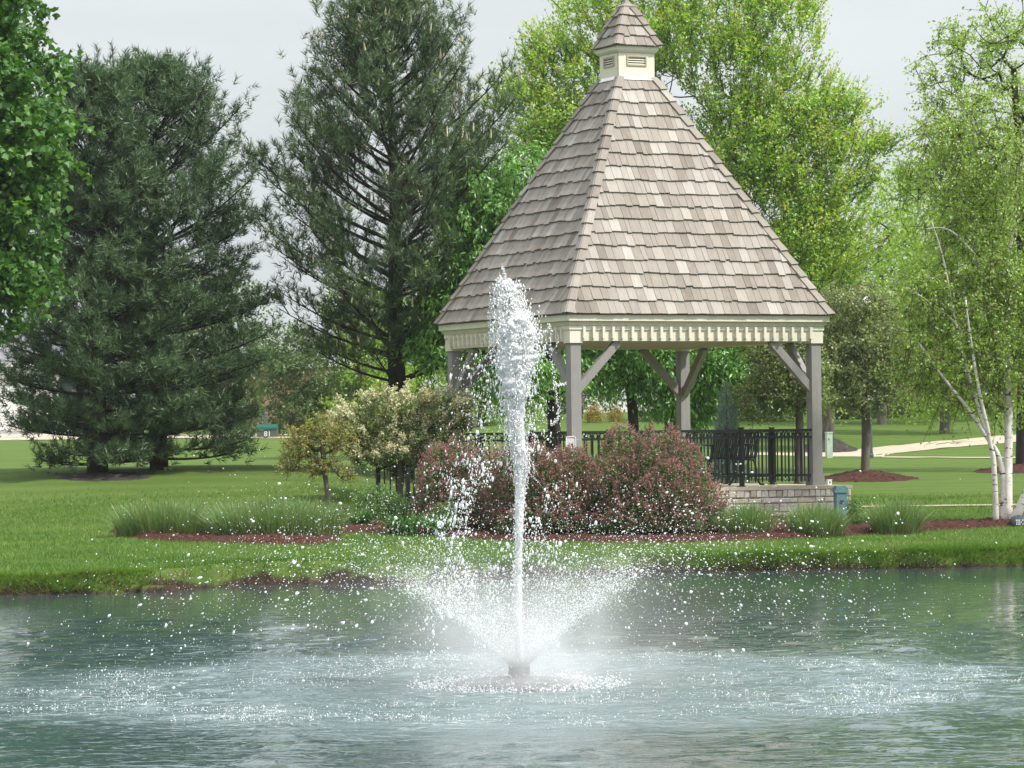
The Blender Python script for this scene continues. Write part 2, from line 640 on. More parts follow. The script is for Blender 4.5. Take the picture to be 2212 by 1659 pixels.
M['l_maple'] = leafmat('maple_leaves', (0.030, 0.095, 0.016), (0.110, 0.245, 0.040), 0.35, gloss=0.03)
M['l_wpine'] = leafmat('white_pine_needles', (0.018, 0.044, 0.020), (0.120, 0.195, 0.080), 0.2, (1.2, 1.3, 0.9), 0.05)
M['l_apine'] = leafmat('pine_needles', (0.026, 0.056, 0.022), (0.125, 0.190, 0.070), 0.2, (1.2, 1.3, 0.8), 0.05)
M['candle'] = leafmat('pine_candles', (0.46, 0.40, 0.24), (0.64, 0.57, 0.38), 0.1, gloss=0.0)
M['l_linden'] = leafmat('yellow_green_leaves', (0.125, 0.285, 0.028), (0.370, 0.520, 0.075), 0.45, gloss=0.06, accent=(0.44, 0.44, 0.07))
M['l_bright'] = leafmat('bright_green_leaves', (0.060, 0.185, 0.020), (0.200, 0.400, 0.048), 0.4, gloss=0.08)
M['l_birch'] = leafmat('birch_leaves', (0.140, 0.250, 0.030), (0.350, 0.455, 0.080), 0.45, gloss=0.06)
M['l_far'] = leafmat('far_leaves', (0.150, 0.265, 0.036), (0.37, 0.49, 0.085), 0.45, gloss=0.04)
M['l_fardark'] = leafmat('far_dark_leaves', (0.045, 0.090, 0.028), (0.135, 0.200, 0.060), 0.3, gloss=0.04)
M['l_crab'] = leafmat('crabapple_leaves', (0.090, 0.145, 0.040), (0.260, 0.310, 0.110), 0.35, gloss=0.05, accent=(0.38, 0.31, 0.20))
M['l_small'] = leafmat('young_yellow_leaves', (0.15, 0.18, 0.030), (0.36, 0.34, 0.075), 0.4, gloss=0.05, accent=(0.42, 0.28, 0.08))
M['l_cream'] = leafmat('flowering_leaves', (0.075, 0.155, 0.025), (0.20, 0.29, 0.055), 0.4, gloss=0.05)
M['blossom'] = leafmat('cream_blossom', (0.52, 0.49, 0.29), (0.80, 0.76, 0.55), 0.3, (1.1, 1.1, 0.9), 0.0)
M['l_lilac'] = leafmat('lilac_leaves', (0.050, 0.100, 0.024), (0.155, 0.225, 0.055), 0.35, gloss=0.05)
M['lilac'] = leafmat('lilac_flowers', (0.26, 0.115, 0.120), (0.47, 0.265, 0.265), 0.3, (1.1, 0.9, 0.9), 0.0)
M['l_box'] = leafmat('boxwood_leaves', (0.040, 0.110, 0.016), (0.170, 0.290, 0.040), 0.35, gloss=0.08)
M['l_daylily'] = leafmat('daylily_leaves', (0.030, 0.100, 0.018), (0.100, 0.230, 0.045), 0.35, gloss=0.05)
M['l_ograss'] = leafmat('ornamental_grass', (0.085, 0.170, 0.045), (0.225, 0.330, 0.110), 0.35, (1.2, 1.3, 0.9), 0.06, (0.30, 0.29, 0.16))
M['dry'] = leafmat('dry_grass', (0.17, 0.12, 0.06), (0.36, 0.28, 0.15), 0.25, (1.1, 1.0, 0.8), 0.0)
M['l_spruce'] = leafmat('blue_juniper', (0.14, 0.22, 0.175), (0.36, 0.47, 0.39), 0.2, (1.1, 1.1, 1.0), 0.05)
M['l_autumn'] = leafmat('orange_leaves', (0.20, 0.17, 0.03), (0.38, 0.21, 0.04), 0.4, gloss=0.03)

# ------------------------------------------------------------------ terrain
SHX = np.array([-400, -60, -12, -6.05, -5.2, -4.18, -3.65, -2.45, -1.26, 1.23, 3.81, 5.75, 7.14, 12, 60, 400])
SHY = np.array([30, 38, 41.6, 42.2, 42.3, 43.3, 44.2, 44.4, 44.8, 46.5, 47.1, 47.2, 47.4, 47.8, 46, 40])


def shore(X):
    X = np.asarray(X, float)
    base = np.interp(X, SHX, SHY)
    return base + 0.16 * vnoise(X * 0.9, X * 0 + 3) + 0.09 * vnoise(X * 2.7, X * 0 + 9) + 0.035 * vnoise(X * 8, X * 0 + 5)


LP = ([40, 43, 50, 56, 60.5, 62.5, 64.5, 66.5, 69, 75, 110, 200, 600], [.2, .28, .445, .82, 1.16, 1.30, 1.40, 1.42, 1.39, 1.42, 2.04, 3.2, 5])
RP = ([46, 50.5, 53, 58, 59.4, 60.4, 72, 90, 120, 150, 600], [.2, .33, .45, .64, .74, .66, .92, 1.29, 2.56, 3.1, 5])


def land(X, Y):
    t = sstep(-3.6, 0.6, X)
    z = np.interp(Y, *LP) * (1 - t) + np.interp(Y, *RP) * t
    z = z + 0.035 * vnoise(X * 0.35, Y * 0.35, 2) + 0.018 * vnoise(X * 1.1, Y * 1.1, 4)
    return z


def ground(X, Y):
    X, Y = np.asarray(X, float), np.asarray(Y, float)
    d = Y - shore(X)
    bank = 0.09 + 0.06 * vnoise(X * 0.6, X * 0 + 1.5) + 0.06 * vnoise(X * 1.9, X * 0 + 7)
    L = land(X, Y)
    e = sstep(-0.10, 0.22 + bank, d + 0.10 * vnoise(X * 3.0, Y * 3.0, 6))
    bed = -0.35 + np.clip(d, -8, 0) * 0.12
    z = bed * (1 - e) + L * e
    islet = np.exp(-(((X + 4.45) / 0.34) ** 2 + ((Y - 42.75) / 0.22) ** 2))
    z = np.where(d < 0.2, np.maximum(z, -0.35 + 0.43 * np.minimum(1, islet * 1.7)), z)
    near = sstep(7.0, 2.0, Y)
    return z * (1 - near) + near * 0.28


def gz(x, y):
    return float(ground(np.array([x]), np.array([y]))[0])


def hit(px, py):
    """the ground point seen at a pixel"""
    a, b = ray(px, py)
    D = np.linspace(42, 190, 3000)
    zr = EYE + b * D
    zg = ground(a * D, D)
    i = np.argmax(zr <= zg)
    if zr[i] > zg[i]:
        i = len(D) - 1
    return np.array([a * D[i], D[i], zg[i]])


xs = np.concatenate([[-900, -500, -250, -120, -60, -40, -28, -20], np.arange(-15, -9, 0.25), np.arange(-9, 9.01, 0.085),
                     np.arange(9.25, 16, 0.25), [20, 28, 40, 60, 120, 250, 500, 900]])
ds = np.concatenate([[-140, -60, -44, -42, -40, -38, -30, -20, -10, -5, -2.5, -1.2, -0.7], np.arange(-0.5, 0.8, 0.035), np.arange(0.8, 4, 0.12),
                     np.arange(4, 24, 0.3), np.arange(24, 80, 1.5), [90, 110, 150, 220, 350, 600, 1100, 2000]])
GX, GD = np.meshgrid(xs, ds)
GY = shore(GX) + GD
GZ = ground(GX, GY)
nx, ny = len(xs), len(ds)
i = np.arange(nx - 1)
j = np.arange(ny - 1)
I, J = np.meshgrid(i, j)
a = (J * nx + I).ravel()
gm = MB()
gm.add(np.stack([GX.ravel(), GY.ravel(), GZ.ravel()], 1), np.stack([a, a + 1, a + nx + 1, a + nx], 1),
       (sstep(3.2, 0.3, GD) * (GD > -1)).ravel())
tag(gm.build('ground', M['lawn'], smooth=True), kind='structure')

# pond surface: real wavelets where the picture sees them, flat beyond
wx = np.linspace(-8.6, 8.6, 175)
wy = [14.6]
while wy[-1] < 44.0:
    wy.append(wy[-1] + 0.040 + 0.0032 * max(0.0, wy[-1] - 17))
wy = np.array(wy + [45.5, 47.0, 49.0])
WX, WY = np.meshgrid(wx, wy)
wr_ = np.random.default_rng(5)
WZ = np.zeros_like(WX)
chop = np.zeros_like(WX)
for q in range(64):
    lam = 0.19 * (1.1 / 0.19) ** (q / 63.0)
    th_ = math.pi / 2 + wr_.normal(0.12, 0.55)
    k_ = 2 * math.pi / lam
    kx_, ky_ = k_ * math.cos(th_), k_ * math.sin(th_)
    warp = 0.35 * lam * vnoise(WX * 0.5 + q * 7.1, WY * 0.5, 60 + q)
    slope = 0.046 * (0.25 / lam) ** 0.65
    grp = 0.55 + 0.75 * vnoise(WX / (lam * 4) + q * 3.3, WY / (lam * 5), 80 + q)
    WZ += slope / k_ * np.sin(kx_ * WX + ky_ * (WY + warp) + wr_.uniform(0, 6.28)) * grp * (lam > 0.12 + 0.0085 * np.maximum(0, WY - 16))
RR_ = np.hypot(WX - FCX, WY - FCY)
chop = 0.016 * vnoise(WX * 5.5, WY * 5.5, 91) + 0.010 * vnoise(WX * 9, WY * 9, 92)
zone = sstep(0.6, 2.2, RR_) * sstep(4.4, 3.2, RR_)
swell = 0.75 + 0.45 * vnoise(WX * 0.22, WY * 0.22, 95)
WZ = WZ * swell * (0.10 + 0.90 * sstep(40, 29, WY)) + chop * zone
edge_ = sstep(0, 0.5, 8.6 - np.abs(WX)) * sstep(14.6, 15.2, WY) * sstep(46, 42, WY)
WZ *= edge_
nx, ny = len(wx), len(wy)
I, J = np.meshgrid(np.arange(nx - 1), np.arange(ny - 1))
a = (J * nx + I).ravel()
wm = MB()
wm.add(np.stack([WX.ravel(), WY.ravel(), WZ.ravel()], 1), np.stack([a, a + 1, a + nx + 1, a + nx], 1))
wm.add([[-300, 2.5, 0], [300, 2.5, 0], [300, 14.6, 0], [-300, 14.6, 0]], [0, 1, 2, 3])
wm.add([[-300, 14.6, 0], [-8.6, 14.6, 0], [-8.6, 49, 0], [-300, 49, 0]], [0, 1, 2, 3])
wm.add([[8.6, 14.6, 0], [300, 14.6, 0], [300, 49, 0], [8.6, 49, 0]], [0, 1, 2, 3])
wm.add([[-300, 49, 0], [300, 49, 0], [300, 60, 0], [-300, 60, 0]], [0, 1, 2, 3])
tag(wm.build('pond_water', M['water'], smooth=True), kind='structure')


def inside(poly, X, Y):
    poly = np.asarray(poly)
    r = np.zeros(X.shape, bool)
    n = len(poly)
    for k in range(n):
        x0, y0 = poly[k]
        x1, y1 = poly[(k + 1) % n]
        cond = (y0 > Y) != (y1 > Y)
        with np.errstate(divide='ignore', invalid='ignore'):
            xi = (x1 - x0) * (Y - y0) / (y1 - y0) + x0
        r ^= cond & (X < xi)
    return r


def edge_dist(poly, X, Y):
    poly = np.asarray(poly)
    d = np.full(X.shape, 1e9)
    n = len(poly)
    for k in range(n):
        p0, p1 = poly[k], poly[(k + 1) % n]
        e = p1 - p0
        t = np.clip(((X - p0[0]) * e[0] + (Y - p0[1]) * e[1]) / (e @ e), 0, 1)
        d = np.minimum(d, np.hypot(X - p0[0] - t * e[0], Y - p0[1] - t * e[1]))
    return d


BEDS = []


def bed(poly, name, label, mat, height=0.07, step=0.07, mound=0.0, chips=40):
    poly = np.asarray(poly)
    BEDS.append(poly)
    lo, hi = poly.min(0), poly.max(0)
    X, Y = np.meshgrid(np.arange(lo[0] - step, hi[0] + 2 * step, step), np.arange(lo[1] - step, hi[1] + 2 * step, step))
    ins = inside(poly, X, Y)
    ed = edge_dist(poly, X, Y)
    sd = np.where(ins, ed, -ed)
    Z = ground(X, Y) + np.clip(height * sstep(-0.05, 0.18, sd) - 0.05 * sstep(0, -0.1, sd), -.1, 1)
    if mound:
        Z = Z + mound * sstep(0, max(0.3, ed[ins].max()), sd)
    Z = Z + 0.012 * rng.standard_normal(Z.shape) * (sd > 0)
    nx = X.shape[1]
    I, J = np.meshgrid(np.arange(nx - 1), np.arange(X.shape[0] - 1))
    a = (J * nx + I).ravel()
    f = np.stack([a, a + 1, a + nx + 1, a + nx], 1)
    keep = (sd.ravel()[f] > -step * 1.2).all(1)
    mb = MB()
    mb.add(np.stack([X.ravel(), Y.ravel(), Z.ravel()], 1), f[keep], 0.3)
    n = int(chips * ins.sum() * step * step)
    idx = rng.choice(np.flatnonzero(ins.ravel()), n)
    c = np.stack([X.ravel()[idx], Y.ravel()[idx], Z.ravel()[idx] + 0.006], 1) + rng.uniform(-step / 2, step / 2, (n, 3)) * [1, 1, 0]
    th = rng.uniform(0, math.pi, n)
    ax = np.stack([np.cos(th), np.sin(th), rng.uniform(-.3, .3, n)], 1) * rng.uniform(.015, .04, n)[:, None]
    bx = np.stack([-np.sin(th), np.cos(th), rng.uniform(-.5, .5, n)], 1) * rng.uniform(.005, .012, n)[:, None]
    v = np.stack([c - ax - bx, c + ax - bx, c + ax + bx, c - ax + bx], 1)
    mb.add(v.reshape(-1, 3), np.arange(4 * n).reshape(-1, 4), np.repeat(rng.uniform(0.2, 1, n), 4))
    return tag(mb.build(name, mat), label, 'mulch', kind='stuff')


def hits(pts):
    return np.array([hit(*p)[:2] for p in pts])


# ------------------------------------------------------------------ gazebo frame
AL = math.radians(26.10)
FX, FY = 0.9692, 53.4878
HS = 2.2
GU = np.array([math.cos(AL), math.sin(AL)])
GW = np.array([-math.sin(AL), math.cos(AL)])
GC = np.array([FX, FY]) + (GU + GW) * HS
GZ0 = 0.45
Z_FLOOR, Z_BEAM, Z_EAVE, Z_CUP, Z_CEAVE, Z_TOP = 1.057, 3.39, 3.813, 7.82, 8.335, 9.15


def g2w(x, y):
    return GC + GU * x + GW * y


SLAB = 2.62
SLAB_POLY = np.array([g2w(-SLAB, -SLAB), g2w(SLAB, -SLAB), g2w(SLAB, SLAB), g2w(-SLAB, SLAB)])

# mulch beds
c_fr = hits([(735, 1152), (850, 1152), (960, 1158), (1100, 1170), (1300, 1174), (1500, 1172), (1600, 1169), (1700, 1166), (1800, 1161), (1900, 1154),
             (2000, 1148), (2100, 1142), (2212, 1136)])
c_bk = hits([(2212, 1119), (2120, 1128), (2000, 1132), (1850, 1130)])
main_poly = np.concatenate([c_fr, [[9.5, c_fr[-1][1] + .1], [9.5, c_fr[-1][1] + 1.2]], c_bk,
                            [g2w(SLAB + .05, -SLAB + .3), g2w(SLAB - .3, -SLAB + .05), g2w(-SLAB + .2, -SLAB + .2), g2w(-SLAB + .2, 0.8), g2w(-SLAB - 1.6, 0.6)],
                            hits([(735, 1098), (700, 1120)])])
bed(main_poly, 'mulch_bed', 'long red mulch bed curving in front of the gazebo shrubs', M['mulch'])
bed(hits([(235, 1150), (300, 1166), (420, 1173), (560, 1177), (680, 1178), (748, 1170), (700, 1140), (560, 1128), (420, 1126), (280, 1130)]),
    'mulch_bed', 'red mulch bed under the long ornamental grasses on the left', M['mulch'])


def ring(px, py, d, rx, ry, n=20):
    p = at(px, py, d)
    return np.array([[p[0] + rx * math.cos(k * 2 * math.pi / n) * (1 + .06 * math.sin(3 * k)), d + ry * math.sin(k * 2 * math.pi / n)] for k in range(n)])


bed(ring(1868, 1040, 72, 1.12, 1.6), 'mulch_bed', 'brown mulch ring round the brown-green crabapple right of the gazebo', M['mulch'], 0.03, 0.08, 0.16, 20)
bed(ring(2215, 1000, 76, 1.15, 1.6), 'mulch_bed', 'red mulch ring under the thick trunk at the right edge', M['mulch'], 0.03, 0.08, 0.16, 20)
bed(ring(1790, 965, 95, 0.85, 1.8), 'mulch_bed', 'black mulch mound behind the pale green utility pedestal', M['dark_mulch'], 0.03, 0.1, 0.28, 10)
bed(ring(225, 1040, 61.6, .85, .9), 'mulch_bed', 'brown soil and needles under the two white pines, darkened to suggest shade', M['dark_mulch'], 0.02, 0.08, 0.05, 20)  # reddish soil; the pines' shade is put into the darker mulch colour


# ------------------------------------------------------------------ paths and road
def ribbon(lo, hi, name, mat, lift=0.012, sub=24):
    A, B = np.array(lo), np.array(hi)
    ta = np.linspace(0, len(A) - 1, sub)
    P = np.stack([np.interp(ta, range(len(A)), A[:, k]) for k in (0, 1)], 1)
    tb = np.linspace(0, len(B) - 1, sub)
    Q = np.stack([np.interp(tb, range(len(B)), B[:, k]) for k in (0, 1)], 1)
    W = 8
    t = np.linspace(0, 1, W)[None, :, None]
    XY = P[:, None] * (1 - t) + Q[:, None] * t
    Z = ground(XY[..., 0], XY[..., 1]) + lift
    v = np.concatenate([XY, Z[..., None]], 2).reshape(-1, 3)
    I, J = np.meshgrid(np.arange(W - 1), np.arange(sub - 1))
    a = (J * W + I).ravel()
    mb = MB()
    mb.add(v, np.stack([a, a + W, a + W + 1, a + 1], 1))
    mb.add(v - [0, 0, .15], np.stack([a, a + 1, a + W + 1, a + W], 1))
    return tag(mb.build(name, mat), kind='structure')


ribbon(hits([(1560, 984), (1700, 985), (1798, 987), (1905, 988), (1925, 980), (1977, 975), (2080, 965), (2198, 955), (2290, 948)]),
       hits([(1560, 978), (1700, 979), (1798, 976), (1885, 968), (1930, 963), (2012, 955), (2100, 947), (2198, 939), (2290, 932)]), 'path', M['concrete'])
ribbon(hits([(1905, 988.5), (2020, 989), (2150, 990), (2300, 991)]), hits([(1905, 987), (2020, 987.3), (2150, 988), (2300, 989)]), 'path', M['concrete'])
ribbon(hits([(1860, 1098), (2000, 1096), (2100, 1094.5), (2300, 1092)]), hits([(1860, 1095.5), (2000, 1093.5), (2100, 1092), (2300, 1089.5)]), 'path', M['concrete'], 0.02)
ribbon(hits([(-60, 952), (60, 951), (300, 949), (480, 948), (560, 947), (680, 946), (800, 946)]), hits([(-60, 938), (60, 938), (300, 938), (480, 939.5), (560, 938), (680, 937), (800, 936)]),
       'road', M['concrete'], 0.015)


# ------------------------------------------------------------------ vegetation builders
def unit(v):
    return v / (np.linalg.norm(v, axis=-1, keepdims=True) + 1e-9)


def leaves(mb, P, A, N, L, W, T):
    """leaf quads: base P, axis A, normal N, length, width"""
    n = len(P)
    A = unit(A)
    S = unit(np.cross(A, N))
    N2 = np.cross(S, A)
    L = np.broadcast_to(L, (n,))[:, None]
    W = np.broadcast_to(W, (n,))[:, None]
    mid = P + A * L * 0.45 - N2 * L * 0.04
    v = np.stack([P, mid + S * W / 2 + N2 * W * 0.12, P + A * L - N2 * L * 0.12, mid - S * W / 2 + N2 * W * 0.12], 1)
    mb.add(v.reshape(-1, 3), np.arange(4 * n).reshape(-1, 4), np.repeat(np.clip(T, 0, 1), 4))


def lobed(mb, P, A, N, L, T):
    """three-lobed maple leaves"""
    n = len(P)
    A = unit(A)
    S = unit(np.cross(A, N))
    N2 = np.cross(S, A)
    L = np.broadcast_to(L, (n,))[:, None]
    o = [(0, 0, 0), (.30, .10, .03), (.62, .42, .10), (.26, .62, -.02), (0, 1.0, -.14), (-.26, .62, -.02), (-.62, .42, .10), (-.30, .10, .03)]
    v = np.stack([P + S * L * a + A * L * b + N2 * L * c for a, b, c in o], 1)
    k = np.arange(n)[:, None] * 8
    f = np.concatenate([k + [0, 1, 2, 3], k + [0, 3, 4, 5], k + [0, 5, 6, 7]], 0)
    mb.add(v.reshape(-1, 3), f, np.repeat(np.clip(T, 0, 1), 8))


def in_lobes(lobes, n, shell=2.4):
    vol = np.array([np.prod(l[1]) ** (2 / 3) for l in lobes])
    k = rng.choice(len(lobes), n, p=vol / vol.sum())
    d = unit(rng.standard_normal((n, 3)))
    r = rng.uniform(0, 1, n) ** (1 / shell)
    c = np.array([l[0] for l in lobes])[k]
    s = np.array([l[1] for l in lobes])[k]
    return c + d * r[:, None] * s


def skeleton(pts, trunk, up_pen=0.6):
    """join crown points to the trunk by shortest growth; returns nodes, parents"""
    trunk = np.asarray(trunk, float)
    nodes = [p for p in trunk]
    par = [-1] + list(range(len(trunk) - 1))
    base = trunk[0]
    order = np.argsort(np.min(np.linalg.norm(pts[:, None] - trunk[None], axis=2), axis=1))
    N = np.zeros((len(trunk) + len(pts), 3))
    N[:len(trunk)] = trunk
    cnt = len(trunk)
    lo = max(1, int(len(trunk) * 0.3))
    for i in order:
        p = pts[i]
        c = N[lo:cnt]
        d = p - c
        dist = np.linalg.norm(d, axis=1)
        cost = dist * (1 + up_pen * np.clip(-d[:, 2] / (dist + 1e-6), 0, 1))
        k = lo + int(np.argmin(cost))
        N[cnt] = p
        par.append(k)
        cnt += 1
    return N, np.array(par)


def limbs(mb, N, par, r_tip, r_base, expo=0.5, ntrunk=0, sides=5):
    n = len(N)
    w = np.zeros(n)
    haschild = np.zeros(n, bool)
    for i in range(n - 1, 0, -1):
        if not haschild[i]:
            w[i] += 1
        w[par[i]] += w[i]
        haschild[par[i]] = True
    w[0] = max(w[0], 1)
    r = np.clip(r_tip * w ** expo, r_tip, r_base)
    r[0] = r_base
    for i in range(1, ntrunk):
        r[i] = max(r[i], r_base * (1 - 0.75 * i / ntrunk))
    for i in range(1, n):
        p, q = N[par[i]], N[i]
        L = np.linalg.norm(q - p)
        if L < 1e-4:
            continue
        midp = (p + q) / 2 + rng.standard_normal(3) * L * 0.06 - [0, 0, L * 0.05]
        ra = r[par[i]] if (i < ntrunk) else min(r[par[i]], r[i] * 1.5)
        if i < ntrunk:
            midp = (p + q) / 2
        mb.tube([p, midp, q], [ra, (ra + r[i]) / 2, r[i]], 8 if i < ntrunk else sides, cap=False)
    return r


def twig_leaves(mb, N, par, first, per, tl, nl, ll, lw, droop, spread=1.0, upb=0.2, tint=(0.5, 0.22), shape='quad', bark=None, tipbright=0.0, ctint=0.12, radial=0.0):
    """leafy twigs at every crown node"""
    idx = np.arange(first, len(N))
    idx = np.repeat(idx, per)
    n = len(idx)
    D = unit(N[idx] - N[par[idx]]) * 0.6 + unit(rng.standard_normal((n, 3))) * spread + np.array([0, 0, upb]) + unit(N[idx] - N[0]) * radial
    D = unit(D)
    TL = tl * rng.uniform(0.5, 1.2, n)
    ct = rng.standard_normal(len(N)) * ctint
    if bark is not None:
        sel = rng.random(n) < 0.5
        for k in np.flatnonzero(sel):
            p = N[idx[k]]
            q = p + D[k] * TL[k]
            q = q + np.array([0, 0, -droop * TL[k] * 0.5])
            bark.tube([p, q], [0.008, 0.003], 3, cap=False)
    m = n * nl
    k = np.repeat(np.arange(n), nl)
    s = rng.uniform(0.05, 1.0, m)
    P = N[idx[k]] + D[k] * (TL[k] * s)[:, None] + rng.standard_normal((m, 3)) * ll * 0.5
    P[:, 2] -= droop * TL[k] * s * s * 0.6
    A = D[k] * 0.5 + unit(rng.standard_normal((m, 3))) * 0.8
    A[:, 2] -= droop
    Nn = rng.standard_normal((m, 3)) * 0.85 + np.array([0, 0, 0.75]) + unit(N[idx[k]] - N[0]) * 0.25
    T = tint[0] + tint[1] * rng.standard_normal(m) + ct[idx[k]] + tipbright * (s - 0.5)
    L = ll * rng.uniform(0.65, 1.2, m)
    if shape == 'quad':
        leaves(mb, P, A, Nn, L, lw * rng.uniform(0.7, 1.2, m), T)
    else:
        lobed(mb, P, A, Nn, L, T)


def broadleaf(name, label, cat, base, trunk, lobes, nclu, per, tl, nl, ll, lw, lmat, bmat, r_base=0.14, r_tip=0.009, droop=0.4, spread=1.0,
              upb=0.2, shell=2.4, tint=(0.5, 0.22), shape='quad', group=None, expo=0.5, twigs=True, tipbright=0.0, ctint=0.12, minz=None, radial=0.0):
    """one tree: thing > trunk, crown. Everything in coordinates relative to its base"""
    base = np.asarray(base, float)
    root = empty(name, base)
    tag(root, label, cat, group)
    pts = in_lobes([(np.asarray(c, float) - base, np.asarray(r, float)) for c, r in lobes], nclu, shell)
    if minz is not None:
        pts = pts[pts[:, 2] > minz]
    tr = np.asarray(trunk, float) - base
    N, par = skeleton(pts, tr)
    tb = MB()
    limbs(tb, N, par, r_tip, r_base, expo, len(tr))
    cb = MB()
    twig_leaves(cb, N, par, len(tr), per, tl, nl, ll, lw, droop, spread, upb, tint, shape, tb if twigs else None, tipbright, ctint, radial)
    tb.build('trunk', bmat, root, smooth=True)
    cb.build('crown', lmat, root)
    return root


def tufts(mb, P, D, L, R, nn, width, T, fwd=0.55):
    """bottle-brush needle tufts: along D from P, needle length R"""
    n = len(P)
    D = unit(D)
    m = n * nn
    k = np.repeat(np.arange(n), nn)
    s = rng.uniform(0, 1, m)
    rad = rng.standard_normal((m, 3))
    rad -= (rad * D[k]).sum(1)[:, None] * D[k]
    rad = unit(rad)
    A = unit(rad + D[k] * (fwd + 0.9 * s)[:, None])
    B = P[k] + D[k] * (np.broadcast_to(L, (n,))[k] * s)[:, None]
    S = unit(np.cross(A, rng.standard_normal((m, 3)))) * (width / 2)
    Ln = np.broadcast_to(R, (n,))[k] * rng.uniform(0.75, 1.1, m)
    v = np.stack([B - S, B + S, B + A * Ln[:, None]], 1)
    mb.add(v.reshape(-1, 3), np.arange(3 * m).reshape(-1, 3), np.repeat(np.clip(T[k] + 0.12 * rng.standard_normal(m), 0, 1), 3))


def pine(name, label, base, H, prof, whorl, nbr, lmat, tuft, needle, nn, rise, tipup, side, dup=2, r_base=0.16, bare=0.0, candles=False, lean=(0, 0), width=0.011, seed=1, up0=0.0, spires=0):
    """thing > trunk, crown (needles), candles. prof: list of (height fraction, branch length)"""
    root = empty(name, base)
    tag(root, label, 'pine tree')
    tb, cb, kb = MB(), MB(), MB()
    zz = np.linspace(0, H, 12)
    tr = np.stack([lean[0] * (zz / H) ** 1.3 + 0.05 * np.sin(zz * .8 + seed), lean[1] * zz / H, zz], 1)
    tb.tube(tr, r_base * (1 - 0.93 * (zz / H)) + 0.012, 10)
    pf = np.array(prof)
    TP, TD, TT, TLn = [], [], [], []
    z = H * pf[0][0]
    az0 = 0.0
    while z < H * 0.985:
        L0 = np.interp(z / H, pf[:, 0], pf[:, 1])
        for b in range(nbr):
            az = az0 + b * 2 * math.pi / nbr + rng.uniform(-.35, .35)
            L = L0 * rng.uniform(0.72, 1.12)
            if L < 0.12:
                continue
            z0 = z + rng.uniform(-.12, .12)
            st = np.array([np.interp(z0, zz, tr[:, 0]), np.interp(z0, zz, tr[:, 1]), z0])
            out = np.array([math.cos(az), math.sin(az), 0])
            rz = np.interp(z / H, [0, 0.5, 1.0], rise)
            K = max(3, int(L / 0.23))
            s = np.linspace(0, 1, K + 1)
            wob = rng.uniform(-.12, .12)
            perp = np.array([-out[1], out[0], 0])
            rise_ = L * (rz * s + tipup * (1 + 1.3 * (z / H) ** 2) * s ** 2.2)
            room = (H - z0) * rng.uniform(.62, .95)
            if z > .45 * H and rise_[-1] > room:
                rise_ = rise_ * max(room, .05) / rise_[-1]
            path = st + out * (L * s)[:, None] + perp * (wob * L * s * s)[:, None] + np.array([0, 0, 1]) * rise_[:, None]
            tb.tube(path, np.linspace(0.010 + 0.013 * L, 0.006, K + 1), 5, cap=False)
            # side branchlets
            for q in range(1, K + 1):
                f = q / K
                if f < bare:
                    continue
                for sd in ((-1, 1) if q < K else (0,)):
                    if sd and rng.random() > side:
                        continue
                    bl = (0.22 + 0.42 * L * (1 - f)) * rng.uniform(0.6, 1.15) if sd else 0.12
                    tang = unit(path[q] - path[q - 1])
                    dr = unit(tang * 0.75 + perp * sd * 0.75 + np.array([0, 0, 0.25 + up0]) + rng.standard_normal(3) * 0.12)
                    m = max(1, int(bl / (tuft * 0.8)))
                    end = path[q] + dr * bl
                    if sd and bl > 0.2:
                        tb.tube([path[q], end], [0.010, 0.005], 3, cap=False)
                    for e in range(m):
                        pp = path[q] + dr * bl * ((e + 0.6) / m)
                        dd = unit(dr + np.array([0, 0, 0.45 + up0]) + rng.standard_normal(3) * 0.22)
                        TP.append(pp)
                        TD.append(dd)
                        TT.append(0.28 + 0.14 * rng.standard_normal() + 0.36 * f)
                        TLn.append(tuft * rng.uniform(0.75, 1.15))
                        if e == m - 1:
                            for _ in range(dup):
                                TP.append(pp + rng.standard_normal(3) * tuft * 0.55)
                                TD.append(unit(dd + rng.standard_normal(3) * 0.5))
                                TT.append(TT[-1])
                                TLn.append(tuft * rng.uniform(0.6, 1.0))
        az0 += 2.4
        z += whorl * rng.uniform(0.8, 1.2) * (0.55 + 0.45 * L0 / pf[:, 1].max())
    if spires:
        top_i = [q for q in range(len(TP)) if TP[q][2] > .58 * H and np.hypot(TP[q][0], TP[q][1]) > .25]
        for q in rng.choice(top_i, spires, replace=False):
            p0 = np.array(TP[q])
            hh = rng.uniform(.25, .6)
            up = unit(np.array([p0[0] * .12, p0[1] * .12, 1.0]) + rng.normal(0, .08, 3))
            tb.tube([p0, p0 + up * hh * .6, p0 + up * hh], [.012, .009, .004], 4, cap=False)
            for e in np.arange(.05, hh, .09):
                TP.append(p0 + up * e)
                TD.append(unit(up + rng.normal(0, .12, 3)))
                TT.append(.55 + .12 * rng.standard_normal())
                TLn.append(tuft * .7)
    TP, TD, TT, TLn = np.array(TP), np.array(TD), np.array(TT), np.array(TLn)
    # leader
    lead = np.stack([np.full(6, tr[-1, 0]), np.full(6, tr[-1, 1]), np.linspace(H - 0.8, H, 6)], 1)
    TP, TD = np.concatenate([TP, lead]), np.concatenate([TD, np.tile([0, 0, 1.0], (6, 1))])
    TT, TLn = np.concatenate([TT, np.full(6, .5)]), np.concatenate([TLn, np.full(6, tuft)])
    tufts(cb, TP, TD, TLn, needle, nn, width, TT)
    tb.build('trunk', M['bark_dark'], root, smooth=True)
    cb.build('crown', lmat, root)
